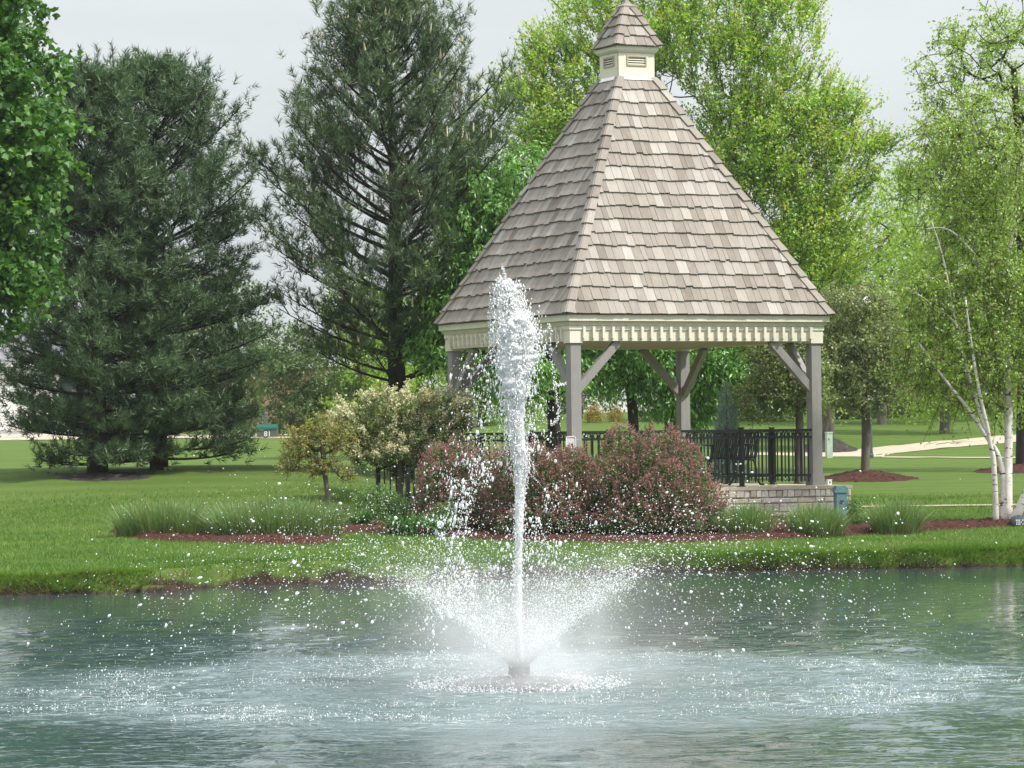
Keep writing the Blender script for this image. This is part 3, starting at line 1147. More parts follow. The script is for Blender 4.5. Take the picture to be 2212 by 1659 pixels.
    if candles:
        cms = []
        for q in range(4):
            kb = MB()
            h_ = .12 + .025 * q
            kb.tube([[0, 0, 0], [0, 0, .07], [0, 0, h_]], [0.020, 0.018, 0.006], 4, t=q / 3, cap=False)
            cms.append(kb.mesh('candle', M['candle']))
        sel = rng.choice(len(TP), min(candles, len(TP)), replace=False)
        for k in sel:
            up = unit(TD[k] * 0.25 + np.array([0, 0, 1.0]))
            p = TP[k] + TD[k] * TLn[k]
            o = bpy.data.objects.new('candle', cms[rng.integers(0, 4)])
            COL.objects.link(o)
            o.parent = root
            o.location = p
            o.rotation_euler = Vector(up).to_track_quat('Z', 'Y').to_euler()
    return root


def blades(mb, C, H, lean, width, T, seg=4, curve=0.6):
    """arching grass blades from base points C; lean = horizontal vectors"""
    n = len(C)
    s = np.linspace(0, 1, seg + 1)
    az = np.arctan2(lean[:, 1], lean[:, 0]) + rng.uniform(-1.2, 1.2, n) + math.pi / 2
    W = np.stack([np.cos(az), np.sin(az), np.zeros(n)], 1)
    rows = []
    for q in s:
        hz = H * (q - curve * 0.35 * q ** 3 * np.clip(np.linalg.norm(lean, axis=1) / (H + 1e-6), 0, 2))
        c = C + np.stack([lean[:, 0] * q ** 1.6, lean[:, 1] * q ** 1.6, hz], 1)
        w = (np.broadcast_to(width, (n,)) * (1 - 0.85 * q ** 1.5))[:, None] / 2
        rows.append(c - W * w)
        rows.append(c + W * w)
    v = np.stack(rows, 1)
    k = np.arange(n)[:, None] * (2 * (seg + 1))
    f = np.concatenate([k + [2 * q, 2 * q + 1, 2 * q + 3, 2 * q + 2] for q in range(seg)], 0)
    mb.add(v.reshape(-1, 3), f, np.repeat(np.clip(T, 0, 1), 2 * (seg + 1)))


def tops(px, py, d):
    return at(px, py, d)


def lobe(px, py, d, rx, ry, rz):
    """crown lobe: centre at a pixel and depth, radii in metres"""
    return (at(px, py, d), (rx, ry, rz))


def based(px, d):
    """foot of a tree: the ground below pixel column px at depth d"""
    x = ray(px, 940)[0] * d
    return np.array([x, d, gz(x, d) - 0.04])


def curve3(p, q, bend=0.0, n=6):
    s = np.linspace(0, 1, n)[:, None]
    p, q = np.asarray(p, float), np.asarray(q, float)
    r = p * (1 - s) + q * s
    r[:, 0] += bend * np.sin(s[:, 0] * math.pi)
    return r


# ------------------------------------------------------------------ gazebo
gaz = empty('gazebo', (GC[0], GC[1], GZ0), AL)
tag(gaz, 'square gazebo with steep cedar shingle roof and louvred cupola', 'gazebo')


def zl(z):
    return z - GZ0


def side(v, k):
    """turn geometry made for the front right side onto side k (1 = front left, 2 = rear left, 3 = rear right)"""
    a = -math.pi / 2 * k
    c, s = math.cos(a), math.sin(a)
    v = np.asarray(v, float)
    return np.stack([v[..., 0] * c - v[..., 1] * s, v[..., 0] * s + v[..., 1] * c, v[..., 2]], -1)


def sbox(mb, c, d, k, t=0.5):
    x, y, z = d[0] / 2, d[1] / 2, d[2] / 2
    v = np.array([[-x, -y, -z], [x, -y, -z], [x, y, -z], [-x, y, -z], [-x, -y, z], [x, -y, z], [x, y, z], [-x, y, z]]) + np.asarray(c)
    mb.hexa(side(v, k), t)


# stone base
core = MB()
core.box((0, 0, (zl(0.15) + zl(Z_FLOOR - .06)) / 2), (2 * SLAB - .06, 2 * SLAB - .06, Z_FLOOR - .06 - .15))
base_o = core.build('stone_base', M['mortar'], gaz)
rest = MB()
z_top = Z_FLOOR - 0.055
rows = [(z_top - .125, z_top, .085, .16), (z_top - .215, z_top - .128, .16, .34), (z_top - .355, z_top - .218, .12, .26),
        (z_top - .485, z_top - .358, .14, .32), (z_top - .62, z_top - .488, .16, .36), (z_top - .80, z_top - .623, .2, .4)]
for k in range(4):
    for (za, zb, wa, wb) in rows:
        x = -SLAB
        while x < SLAB - 0.02:
            w = min(rng.uniform(wa, wb), SLAB - x)
            if SLAB - x - w < wa * 0.5:
                w = SLAB - x
            g = 0.006
            pr = rng.uniform(0.0, 0.022)
            y0 = -SLAB - pr
            b = 0.012
            c8 = np.array([[x + g, y0 + b, za + g], [x + w - g, y0 + b, za + g], [x + w - g, -SLAB + .05, za + g], [x + g, -SLAB + .05, za + g],
                           [x + g, y0 + b, zb - g], [x + w - g, y0 + b, zb - g], [x + w - g, -SLAB + .05, zb - g], [x + g, -SLAB + .05, zb - g]])
            f4 = np.array([[x + g + b, y0, za + g + b], [x + w - g - b, y0, za + g + b], [x + w - g - b, y0, zb - g - b], [x + g + b, y0, zb - g - b]])
            f4 += rng.uniform(-.005, .005, (4, 3))
            v = np.concatenate([c8, f4])
            v[:, 2] -= GZ0
            f = np.array([[0, 1, 9, 8], [1, 5, 10, 9], [5, 4, 11, 10], [4, 0, 8, 11], [8, 9, 10, 11], [4, 5, 6, 7], [1, 2, 6, 5], [0, 4, 7, 3], [0, 3, 2, 1]])
            tn = rng.uniform(0, 1)
            if k < 2:
                mb = MB()
                mb.add(side(v, k), f, tn)
                mb.build('stone', M['stone'], base_o)
            else:
                rest.add(side(v, k), f, tn)
            x += w
o = rest.build('rear_stonework', M['stone'], base_o)
o['kind'] = 'stuff'
mb = MB()
mb.box((0, 0, zl(Z_FLOOR - .0275)), (2 * SLAB + .04, 2 * SLAB + .04, .055))
mb.build('floor_slab', M['slab'], gaz)

# posts with plinths and braces
PW = 0.178
for sx, sy in ((-1, -1), (1, -1), (-1, 1), (1, 1)):
    mb = MB()
    x, y = sx * HS, sy * HS
    mb.box((x, y, zl((Z_FLOOR + Z_BEAM + .02) / 2)), (PW, PW, Z_BEAM + .02 - Z_FLOOR))
    po = mb.build('post', M['grey'], gaz)
    mb = MB()
    mb.box((x, y, zl(Z_FLOOR + .095)), (PW + .045, PW + .045, .19))
    mb.build('plinth', M['grey'], po)
    for ax in (0, 1):
        d = np.array([-sx, 0.]) if ax == 0 else np.array([0., -sy])
        p0 = np.array([x + d[0] * .02, y + d[1] * .02, zl(Z_BEAM - .80)])
        p1 = np.array([x + d[0] * .80, y + d[1] * .80, zl(Z_BEAM + .01)])
        mb = MB()
        mb.beam(p0, p1, .095, .125)
        mb.build('brace', M['grey'], po)

# eaves: beam box, frieze with dentils, crown moulding, fascia
frz = MB()
FO = HS + 0.095
for k in range(4):
    sbox(frz, (0, -(FO - .075), zl((3.40 + 3.64) / 2)), (2 * FO - .001 * k, .15, .24), k)
frieze = frz.build('frieze', M['cream'], gaz)
frb = MB()
for k in range(4):
    sbox(frb, (0, -FO - .008, zl(3.607)), (2 * FO + .03 + .001 * k, .030, .062), k)
frb.build('upper_band', M['cream'], frieze)
for sx, sy in ((-1, -1), (1, -1), (-1, 1), (1, 1)):
    mb = MB()
    mb.box((sx * (FO - .092), sy * (FO - .092), zl(3.495)), (.225, .225, .255))
    mb.box((sx * (FO - .092), sy * (FO - .092), zl(3.607)), (.255, .255, .06))
    mb.build('corner_block', M['cream'], frieze)
dm = MB()
dm.box((0, 0, 0), (.044, .060, .185))
dmesh = dm.mesh('dentil', M['cream'])
for k in range(4):
    nd = 25
    for q in range(nd):
        x = -(FO - .22) + q * (2 * FO - .44) / (nd - 1)
        o = bpy.data.objects.new('dentil', dmesh)
        COL.objects.link(o)
        o.parent = frieze
        c = side(np.array([x, -FO - .030, zl(3.532)]), k)
        o.location = c
        o.rotation_euler = (0, 0, -math.pi / 2 * k)
mb = MB()
E = HS + 0.212
prof = [(FO - .02, 3.641), (FO + .035, 3.641), (FO + .045, 3.665), (E - .06, 3.700), (E - .05, 3.712), (FO - .02, 3.712)]
for k in range(4):
    ring0 = np.array([[-h, -h, zl(z)] for h, z in prof])
    ring1 = np.array([[h, -h, zl(z)] for h, z in prof])
    v = side(np.concatenate([ring0, ring1]), k)
    n = len(prof)
    mb.add(v, [[i, i + n, (i + 1) % n + n, (i + 1) % n] for i in range(n)])
mb.build('crown_moulding', M['cream'], gaz)
mb = MB()
for k in range(4):
    h0, h1 = E - .015, E - .055
    v = [[-h0, -h0, zl(3.713)], [h0, -h0, zl(3.713)], [h1, -h1, zl(3.713)], [-h1, -h1, zl(3.713)],
         [-h0, -h0, zl(3.806)], [h0, -h0, zl(3.806)], [h1, -h1, zl(3.806)], [-h1, -h1, zl(3.806)]]
    mb.hexa(side(np.array(v), k))
mb.build('fascia', M['cream'], gaz)
mb = MB()
mb.box((0, 0, zl(3.425)), (2 * FO - .32, 2 * FO - .32, .03))
mb.build('ceiling', M['ceiling'], gaz)

# roof
TH = 0.334


def roof_core(h0, z0, h1, z1):
    mb = MB()
    v = [[-h0, -h0, zl(z0)], [h0, -h0, zl(z0)], [h0, h0, zl(z0)], [-h0, h0, zl(z0)], [-h1, -h1, zl(z1)], [h1, -h1, zl(z1)], [h1, h1, zl(z1)], [-h1, h1, zl(z1)]]
    mb.hexa(np.array(v))
    return mb


roof = roof_core(E - .03, Z_EAVE - .01, TH - .02, Z_CUP - .02).build('roof', M['ceiling'], gaz)


def wedge(quad, nrm, lo, hi):
    """quad: butt-left, butt-right, top-right, top-left on the plane; thickness lo..hi offsets at butt and top"""
    q = np.asarray(quad, float)
    n = np.asarray(nrm, float)
    a = q + n * np.array([lo[0], lo[0], hi[0], hi[0]])[:, None]
    b = q + n * np.array([lo[1], lo[1], hi[1], hi[1]])[:, None]
    return np.concatenate([a, b])


def shingle_face(h0, z0, h1, z1, nrow, wmin, wmax, k, over=1.45):
    """yields (vertices, tint, grain, area) of each shingle of a roof side"""
    run, risez = h0 - h1, z1 - z0
    S = math.hypot(run, risez)
    up = np.array([0, run / S, risez / S])
    nrm = np.array([0, -risez / S, run / S])
    ex = S / nrow
    out = []
    for r in range(nrow):
        s0, s1 = r * ex, min(r * ex + ex * over, S)
        hw0, hw1 = h0 - run * s0 / S, h0 - run * s1 / S
        x = -hw0 - 0.001
        while x < hw0:
            w = rng.uniform(wmin, wmax)
            if hw0 - x - w < wmin * 0.6:
                w = hw0 - x
            xa, xb = x + .003, x + w - .003
            ja = rng.uniform(-.024, .014) if r else rng.uniform(-.006, .004)
            b0 = s0 + ja
            jw = rng.uniform(-.004, .004)

            def pt(xx, ss):
                return np.array([xx, -h0, zl(z0)]) + up * ss
            ta, tb_ = float(np.clip(xa, -hw1, hw1)), float(np.clip(xb, -hw1, hw1))
            if tb_ - ta < 0.004:
                ta, tb_ = min(ta, hw1 - .004), min(ta, hw1 - .004) + .004
            lift = rng.uniform(0, .006)
            quad = [pt(xa, b0 - jw), pt(xb, b0 + jw), pt(tb_, s1), pt(ta, s1)]
            v = wedge(quad, nrm, (.014 + lift, .044 + lift), (-.004, .004))
            rn = rng.uniform(0, 50)
            gr = np.array([[xa + rn, 0, rn], [xb + rn, 0, rn], [tb_ + rn, s1 - s0, rn], [ta + rn, s1 - s0, rn]] * 2)
            tn = np.clip(0.5 + 0.24 * rng.standard_normal(), 0, 1)
            out.append((side(v, k), tn, gr, w * ex, r))
            x += w
    return out


NROW = 18
allsh = []
for k in range(4):
    for it in shingle_face(E, Z_EAVE, TH, Z_CUP, NROW, .075, .20, k):
        allsh.append((k, it))
vis = sorted([a for a in allsh if a[0] == 0], key=lambda a: -a[1][3])[:292]
vid = set(id(a) for a in vis)
rest = MB()
for a in allsh:
    v, tn, gr, ar, r = a[1]
    if id(a) in vid:
        mb = MB()
        mb.hexa(v, tn, gr)
        mb.build('shingle', M['cedar'], roof, grain=True)
    else:
        rest.hexa(v, tn, gr)
o = rest.build('other_shingles', M['cedar'], roof, grain=True)
o['kind'] = 'stuff'


def hip_caps(h0, z0, h1, z1, nrow, width, parent, name):
    run, risez = h0 - h1, z1 - z0
    S = math.hypot(run, risez)
    nA = np.array([0, -risez / S, run / S])
    nB = np.array([-risez / S, 0, run / S])
    for k in range(4):
        for r in range(nrow):
            f0, f1 = (r - 0.04 + rng.uniform(-.06, .06)) / nrow, min((r + 1.3) / nrow, 1.0)
            P0 = np.array([-(h0 - run * f0), -(h0 - run * f0), zl(z0 + risez * f0)])
            P1 = np.array([-(h0 - run * f1), -(h0 - run * f1), zl(z0 + risez * f1)])
            mb = MB()
            rn = rng.uniform(0, 50)
            tn = np.clip(0.45 + 0.22 * rng.standard_normal(), 0, 1)
            ridge = unit(nA + nB)
            for dr, nn in ((np.array([1., 0, 0]), nA), (np.array([0, 1., 0]), nB)):
                w0 = width * rng.uniform(.92, 1.08)
                q0, q1 = P0 + ridge * .052, P1 + ridge * .022
                quad = [q0, P0 + dr * w0 + nn * .038, P1 + dr * w0 + nn * .012, q1]
                L = np.linalg.norm(P1 - P0)
                gr = np.array([[rn, 0, rn], [rn + w0, 0, rn], [rn + w0, L, rn], [rn, L, rn]] * 2)
                v = wedge(quad, nn, (0, .022), (0, .012))
                mb.hexa(side(v, k), np.clip(tn + rng.uniform(-.1, .1), 0, 1), gr)
            mb.build(name, M['cedar'], parent, grain=True)


hip_caps(E + .012, Z_EAVE, TH + .01, Z_CUP, 19, .100, roof, 'hip_shingle')

# cupola
mb = MB()
wl = MB()
vz0, vz1, vh = 8.015, 8.185, .185
cb0, cb1 = 7.70, 8.235
for k in range(4):
    h = TH + .002
    sbox(mb, (0, -h + .02, zl((cb0 + vz0) / 2)), (2 * h - .0005 * k, .04, vz0 - cb0), k)
    sbox(mb, (0, -h + .02, zl((cb1 + vz1) / 2)), (2 * h - .0005 * k, .04, cb1 - vz1), k)
    for sg in (-1, 1):
        sbox(mb, (sg * (h + vh) / 2, -h + .02, zl((vz0 + vz1) / 2)), (h - vh - .0005 * k, .04, vz1 - vz0), k)
cup = mb.build('cupola', M['cream'], gaz)
for k in range(4):
    fr = MB()
    for sg in (-1, 1):
        sbox(fr, (sg * (vh - .012), -TH - .008, zl((vz0 + vz1) / 2)), (.024, .022, vz1 - vz0), k)
        sbox(fr, (0, -TH - .008, zl((vz0 if sg < 0 else vz1) - sg * .012)), (2 * vh - .05, .022, .024), k)
    fr.build('vent_frame', M['ceiling'], cup)
    for q in range(4):
        sl = MB()
        zc = vz0 + .035 + q * .038
        v = np.array([[-vh + .03, -TH - .008, zl(zc - .016)], [vh - .03, -TH - .008, zl(zc - .016)], [vh - .03, -TH + .03, zl(zc + .012)], [-vh + .03, -TH + .03, zl(zc + .012)]])
        sl.hexa(side(np.concatenate([v, v + [0, 0, .008]]), k))
        sl.build('louvre_slat', M['cream'], cup)
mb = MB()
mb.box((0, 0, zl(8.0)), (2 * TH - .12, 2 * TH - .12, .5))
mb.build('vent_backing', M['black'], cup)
mb = MB()
TE = 0.399
for k in range(4):
    pr = [(TH - .03, 8.236), (TH + .022, 8.236), (TH + .048, 8.268), (TE - .012, 8.275), (TE - .012, 8.332), (TH - .03, 8.332)]
    n = len(pr)
    v = side(np.concatenate([np.array([[-h, -h, zl(z)] for h, z in pr]), np.array([[h, -h, zl(z)] for h, z in pr])]), k)
    mb.add(v, [[i, i + n, (i + 1) % n + n, (i + 1) % n] for i in range(n)])
mb.build('cornice', M['cream'], cup)
mb = MB()
for k in range(4):
    v = np.array([[-TH + .05, -TH - .045, zl(7.775)], [TH - .05, -TH - .045, zl(7.775)], [TH - .05, -TH - .004, zl(7.835)], [-TH + .05, -TH - .004, zl(7.835)]])
    mb.hexa(side(np.concatenate([v, v + [0, -.012, .006]]), k))
mb.build('flashing', M['white'], cup)
croof = roof_core(TE - .02, Z_CEAVE - .002, .06, 9.02).build('cupola_roof', M['ceiling'], gaz)
for k in range(4):
    for (v, tn, gr, ar, r) in shingle_face(TE, Z_CEAVE, .075, 9.03, 4, .10, .19, k):
        mb = MB()
        mb.hexa(v, tn, gr)
        mb.build('shingle', M['cedar'], croof, grain=True)
hip_caps(TE + .01, Z_CEAVE, .08, 9.03, 4, .085, croof, 'hip_shingle')
mb = MB()
v = [[-.125, -.125, zl(9.02)], [.125, -.125, zl(9.02)], [.125, .125, zl(9.02)], [-.125, .125, zl(9.02)]]
t4 = [[-.012, -.012, zl(9.165)], [.012, -.012, zl(9.165)], [.012, .012, zl(9.165)], [-.012, .012, zl(9.165)]]
m4 = [[-.055, -.055, zl(9.085)], [.055, -.055, zl(9.085)], [.055, .055, zl(9.085)], [-.055, .055, zl(9.085)]]
e4 = [[-.125, -.125, zl(9.038)], [.125, -.125, zl(9.038)], [.125, .125, zl(9.038)], [-.125, .125, zl(9.038)]]
mb.hexa(np.array(v + e4), .3)
mb.hexa(np.array(e4 + m4), .35)
mb.hexa(np.array(m4 + t4), .3)
mb.build('roof_cap', M['cedar'], croof, grain=True)

# railings
pk = MB()
pk.box((0, 0, 0), (.018, .018, .80))
pk_mesh = pk.mesh('picket', M['black'])
rg = MB()
th = np.linspace(0, 2 * math.pi, 17)[:-1]
ro, ri = .049, .039
vv = []
for r_, yy in ((ro, -.006), (ri, -.006), (ri, .006), (ro, .006)):
    vv += [[r_ * math.cos(a), yy, r_ * math.sin(a)] for a in th]
ff = []
for q in range(4):
    for i in range(16):
        ff.append([q * 16 + i, q * 16 + (i + 1) % 16, ((q + 1) % 4) * 16 + (i + 1) % 16, ((q + 1) % 4) * 16 + i])
rg.add(vv, ff)
rg_mesh = rg.mesh('ring', M['black'])
Z_RAIL = EYE + 0.13


def put(mesh, name, parent, loc, rz=0.0, scale=None):
    o = bpy.data.objects.new(name, mesh)
    COL.objects.link(o)
    o.parent = parent
    o.location = loc
    o.rotation_euler = (0, 0, rz)
    if scale:
        o.scale = scale
    return o


def railing(k, x0, x1, posts):
    mb = MB()
    y = -HS - .045
    for zr, hh in ((Z_RAIL - .018, .036), (Z_RAIL - .135, .030), (Z_RAIL - .755, .032)):
        sbox(mb, ((x0 + x1) / 2, y, zl(zr)), (x1 - x0, .036, hh), k)
    ro_ = mb.build('railing', M['black'], gaz)
    n = int((x1 - x0) / .122)
    dx = (x1 - x0) / n
    for q in range(n):
        xx = x0 + (q + .5) * dx
        put(pk_mesh, 'picket', ro_, side(np.array([xx, y, zl(Z_RAIL - .46)]), k), -math.pi / 2 * k)
        if q < n - 1:
            put(rg_mesh, 'ring', ro_, side(np.array([xx + dx / 2, y, zl(Z_RAIL - .078)]), k), -math.pi / 2 * k)
    for xp in posts:
        pb = MB()
        sbox(pb, (xp, y, zl((Z_FLOOR + Z_RAIL + .02) / 2)), (.062, .062, Z_RAIL + .02 - Z_FLOOR), k)
        sbox(pb, (xp, y, zl(Z_RAIL + .027)), (.075, .075, .014), k)
        sbox(pb, (xp, y, zl(Z_FLOOR + .008)), (.12, .12, .012), k)
        pb.build('rail_post', M['black'], ro_)
    return ro_


railing(0, -HS + .09, HS - .09, [-.9, 0.80])
railing(1, .25, HS - .09, [.27])
railing(3, -HS + .09, HS - .09, [-.75, .75])
railing(2, -HS + .09, HS - .09, [-.75, .75])
# stair at the front left side with its own railing
mb = MB()
for q in range(3):
    zt = Z_FLOOR - .06 - .15 * q
    mb.box((-SLAB - .17 - .32 * q, 1.55, zl((zt + .2) / 2)), (.34, 1.3, zt - .2))
mb.build('steps', M['slab'], gaz)
mb = MB()
for yy in (2.15, .95):
    p0, p1 = np.array([-HS - .12, yy, zl(Z_RAIL - .06)]), np.array([-HS - 1.5, yy, zl(Z_RAIL - .62)])
    dn = np.array([0, 0, -.72])
    mb.beam(p0, p1, .036, .036)
    mb.beam(p0 + dn, p1 + dn, .036, .03)
    for q in range(13):
        f = (q + .5) / 13
        a_ = p0 * (1 - f) + p1 * f
        mb.beam(a_, a_ + dn * 1.08, .018, .018, up=(1, 0, 0))
    for f in (0.03, .97):
        a_ = p0 * (1 - f) + p1 * f
        mb.beam(a_ + [0, 0, .05], a_ + [0, 0, -.92], .06, .06, up=(1, 0, 0))
mb.build('stair_railing', M['black'], gaz)

# bench on the gazebo floor
bx, by = 1.78, -0.98
p = g2w(bx, by)
bench = empty('bench', (p[0], p[1], Z_FLOOR), AL)
tag(bench, 'black slatted metal bench behind the gazebo railing', 'bench')
for q in range(2):
    mb = MB()
    yy = q * 1.5
    prof = [(.10, .88), (.07, .70), (.02, .48), (-.02, .42), (-.46, .45)]
    mb.tube([[a_, yy, b_] for a_, b_ in prof], .020, 6)
    mb.tube([[-.02, yy, .42], [.03, yy, .25], [.02, yy, .12], [.10, yy, .015], [.17, yy, .01]], .020, 6)
    mb.tube([[-.42, yy, .45], [-.38, yy, .25], [-.42, yy, .10], [-.50, yy, .01]], .020, 6)
    mb.tube([[.06, yy, .66], [-.15, yy, .68], [-.38, yy, .66], [-.46, yy, .60], [-.44, yy, .46]], .018, 6)
    mb.build('end_frame', M['black'], bench, smooth=True)
sl = MB()
sl.box((0, 0, 0), (.036, .008, .44))
slm = sl.mesh('back_slat', M['black'])
ss = MB()
ss.box((0, 0, 0), (.42, .036, .008))
ssm = ss.mesh('seat_slat', M['black'])
for q in range(22):
    o = put(slm, 'back_slat', bench, (.055, .05 + q * .0665, .66), math.pi / 2)
    o.rotation_euler = (0.0, math.radians(11), math.pi / 2)
    o.rotation_euler = Matrix.Rotation(math.radians(11), 3, 'Y').to_4x4().to_euler()
    o.scale = (0.22, 4.2, 1)
    put(ssm, 'seat_slat', bench, (-.24, .05 + q * .0665, .44))
mb = MB()
for a_, b_ in ((.095, .87), (.02, .46), (-.45, .455)):
    mb.tube([[a_, 0, b_], [a_, 1.5, b_]], .014, 6)
mb.build('long_rail', M['black'], bench, smooth=True)

# sign plate on the front post
p = g2w(-HS - .13, -HS - .135)
sg = empty('sign_plate', (p[0], p[1], 1.70), AL * 0.3)
tag(sg, 'small pale metal sign plate with raised rim fixed to the front corner post', 'sign')
def rrect(w, h, r, n=5):
    out = []
    for cx, cz, a0 in ((w / 2 - r, h / 2 - r, 0), (-w / 2 + r, h / 2 - r, 90), (-w / 2 + r, -h / 2 + r, 180), (w / 2 - r, -h / 2 + r, 270)):
        for q in range(n):
            a_ = math.radians(a0 + 90 * q / (n - 1))
            out.append((cx + r * math.cos(a_), cz + r * math.sin(a_)))
    return out
mb = MB()
rr_ = rrect(.155, .40, .03)
n = len(rr_)
v = [[a_, 0, b_] for a_, b_ in rr_] + [[a_, .012, b_] for a_, b_ in rr_]
mb.add(v, [list(range(n))])
mb.f.append(np.array([list(range(n, 2 * n))[::-1]]))
mb.add(v, [[i, i + n, (i + 1) % n + n, (i + 1) % n] for i in range(n)])
mb.build('plate', M['sign'], sg)
mb = MB()
rr2 = [(a_ * .97, b_ * .985) for a_, b_ in rr_] + [(rr_[0][0] * .97, rr_[0][1] * .985)]
mb.tube([[a_, -.004, b_] for a_, b_ in rr2], .007, 5, cap=False)
mb.build('rim', M['white'], sg)

# small white box at the foot of the right post
p = g2w(HS + .20, -HS - .1)
bxo = empty('outlet_box', (p[0], p[1], Z_FLOOR), AL)
tag(bxo, 'tiny white outlet box on the slab beside the right post', 'box')
mb = MB()
mb.box((0, 0, .042), (.075, .06, .084))
mb.box((0, 0, .088), (.085, .07, .008))
mb.build('housing', M['white'], bxo)
mb = MB()
mb.box((0, -.032, .045), (.02, .006, .03))
mb.build('socket', M['plaque'], bxo)

# ------------------------------------------------------------------ utility boxes, lamp, mailbox, plaque
def on_ground(px, d):
    x = ray(px, 940)[0] * d
    return np.array([x, d, gz(x, d)])


p = on_ground(1813, 52.7)
ub = empty('utility_box', p, .2)
tag(ub, 'weathered blue-green utility pedestal at the right end of the stone wall', 'utility box')
mb = MB()
mb.box((0, 0, .26), (.165, .165, .60))
mb.build('housing', M['teal'], ub)
mb = MB()
mb.box((0, 0, .60), (.19, .19, .085))
mb.box((0, 0, .652), (.15, .15, .022))
mb.build('lid', M['teal'], ub)
mb = MB()
mb.box((0, -.086, .42), (.06, .008, .05))
mb.build('lock_plate', M['plaque'], ub)

p = hit(1791, 990)
ub = empty('utility_pedestal', p, .3)
tag(ub, 'pale green utility pedestal standing in the grass before the path', 'utility box')
mb = MB()
k_ = p[1] / 7345 * 1.0
hh = 57 * k_
mb.box((0, 0, hh * .46), (.16, .13, hh * .96))
mb.build('housing', M['pale_green'], ub)
mb = MB()
mb.box((0, 0, hh * .97), (.178, .148, hh * .06))
mb.build('lid', M['pale_green'], ub)
mb = MB()
mb.box((-.03, -.068, hh * .72), (.035, .006, .05))
mb.build('label_plate', M['teal'], ub)

p = hit(1876, 990)
lamp = empty('street_lamp', p)
tag(lamp, 'dark green fluted lamp post rising behind the brown-green crabapple', 'street lamp')
mb = MB()
mb.lathe([(.14, 0), (.14, .10), (.125, .12), (.125, .16)], n=20)
mb.build('base', M['lamp_paint'], lamp, smooth=False)
mb = MB()
an = np.linspace(0, 2 * math.pi, 33)[:-1]
rows_ = []
for zq, rq in ((.16, .118), (.85, .10), (.90, .108), (.95, .098), (1.02, .108), (1.08, .085)):
    rows_.append([[rq * (1 - .06 * (i % 2)) * math.cos(a_), rq * (1 - .06 * (i % 2)) * math.sin(a_), zq] for i, a_ in enumerate(an)])
v = np.array(rows_).reshape(-1, 3)
mb.add(v, [[q * 32 + i, q * 32 + (i + 1) % 32, (q + 1) * 32 + (i + 1) % 32, (q + 1) * 32 + i] for q in range(5) for i in range(32)])
mb.build('fluted_shaft', M['lamp_paint'], lamp)
mb = MB()
mb.lathe([(.075, 1.08), (.055, 3.4), (.07, 3.42), (.07, 3.5)], n=14)
mb.build('pole', M['lamp_paint'], lamp, smooth=True)
mb = MB()
mb.lathe([(.07, 3.5), (.17, 3.62), (.20, 3.85), (.15, 4.1), (.03, 4.25)], n=14)
mb.build('lantern', M['white'], lamp, smooth=True)

p = hit(574, 946)
p[2] = gz(p[0], p[1])
mbx = empty('mailbox', p, math.radians(-4))
tag(mbx, 'green mailbox with white number on a grey post beside the road', 'mailbox')
sc_ = p[1] / 7345
mb = MB()
mb.box((0, 0, .30), (.12, .12, .75))
mb.lathe([(.085, .66), (.085, .70), (.06, .72), (.075, .77), (.06, .83), (.0, .86)], (0.0, 0.05, 0), 12)
mb.build('post', M['mail_post'], mbx)
W_, Hh = 44 * sc_, 32 * sc_
mb = MB()
mb.box((W_ * .10, -.02, Hh * .30 + .02), (W_, .24, Hh * .55))
lower = mb.build('lower_box', M['mail_post'], mbx)
mb = MB()
ar = [(.15 * math.cos(a_), Hh * .32 * math.sin(a_)) for a_ in np.linspace(0, math.pi, 9)]
n = len(ar)
v = [[W_ * .10 - W_ / 2 - .012, a_ - .02, Hh * .60 + b_] for a_, b_ in ar] + [[W_ * .10 + W_ / 2 + .012, a_ - .02, Hh * .60 + b_] for a_, b_ in ar]
mb.add(v, [[i, i + 1, i + 1 + n, i + n] for i in range(n - 1)])
mb.f.append(np.array([list(range(n))[::-1]]))
mb.f.append(np.array([list(range(n, 2 * n))]))
mb.f.append(np.array([[0, n, 2 * n - 1, n - 1]]))
mb.build('lid', M['mail_green'], mbx)


def text_mesh(body, size, depth, name, mat, parent, loc, rot):
    cu = bpy.data.curves.new(name, 'FONT')
    cu.body = body
    cu.size = size
    cu.extrude = depth
    cu.align_x = 'CENTER'
    cu.align_y = 'CENTER'
    ob = bpy.data.objects.new('tmp', cu)
    COL.objects.link(ob)
    dg = bpy.context.evaluated_depsgraph_get()
    me = bpy.data.meshes.new_from_object(ob.evaluated_get(dg))
    bpy.data.objects.remove(ob)
    me.name = name
    me.materials.clear()
    me.materials.append(mat)
    o = bpy.data.objects.new(name, me)
    COL.objects.link(o)
    o.parent = parent
    o.location = loc
    o.rotation_euler = rot
    return o


text_mesh('81', 16 * sc_, .004, 'number', M['white'], mbx, (W_ * .12, -.145, Hh * .26), (math.pi / 2, 0, 0))

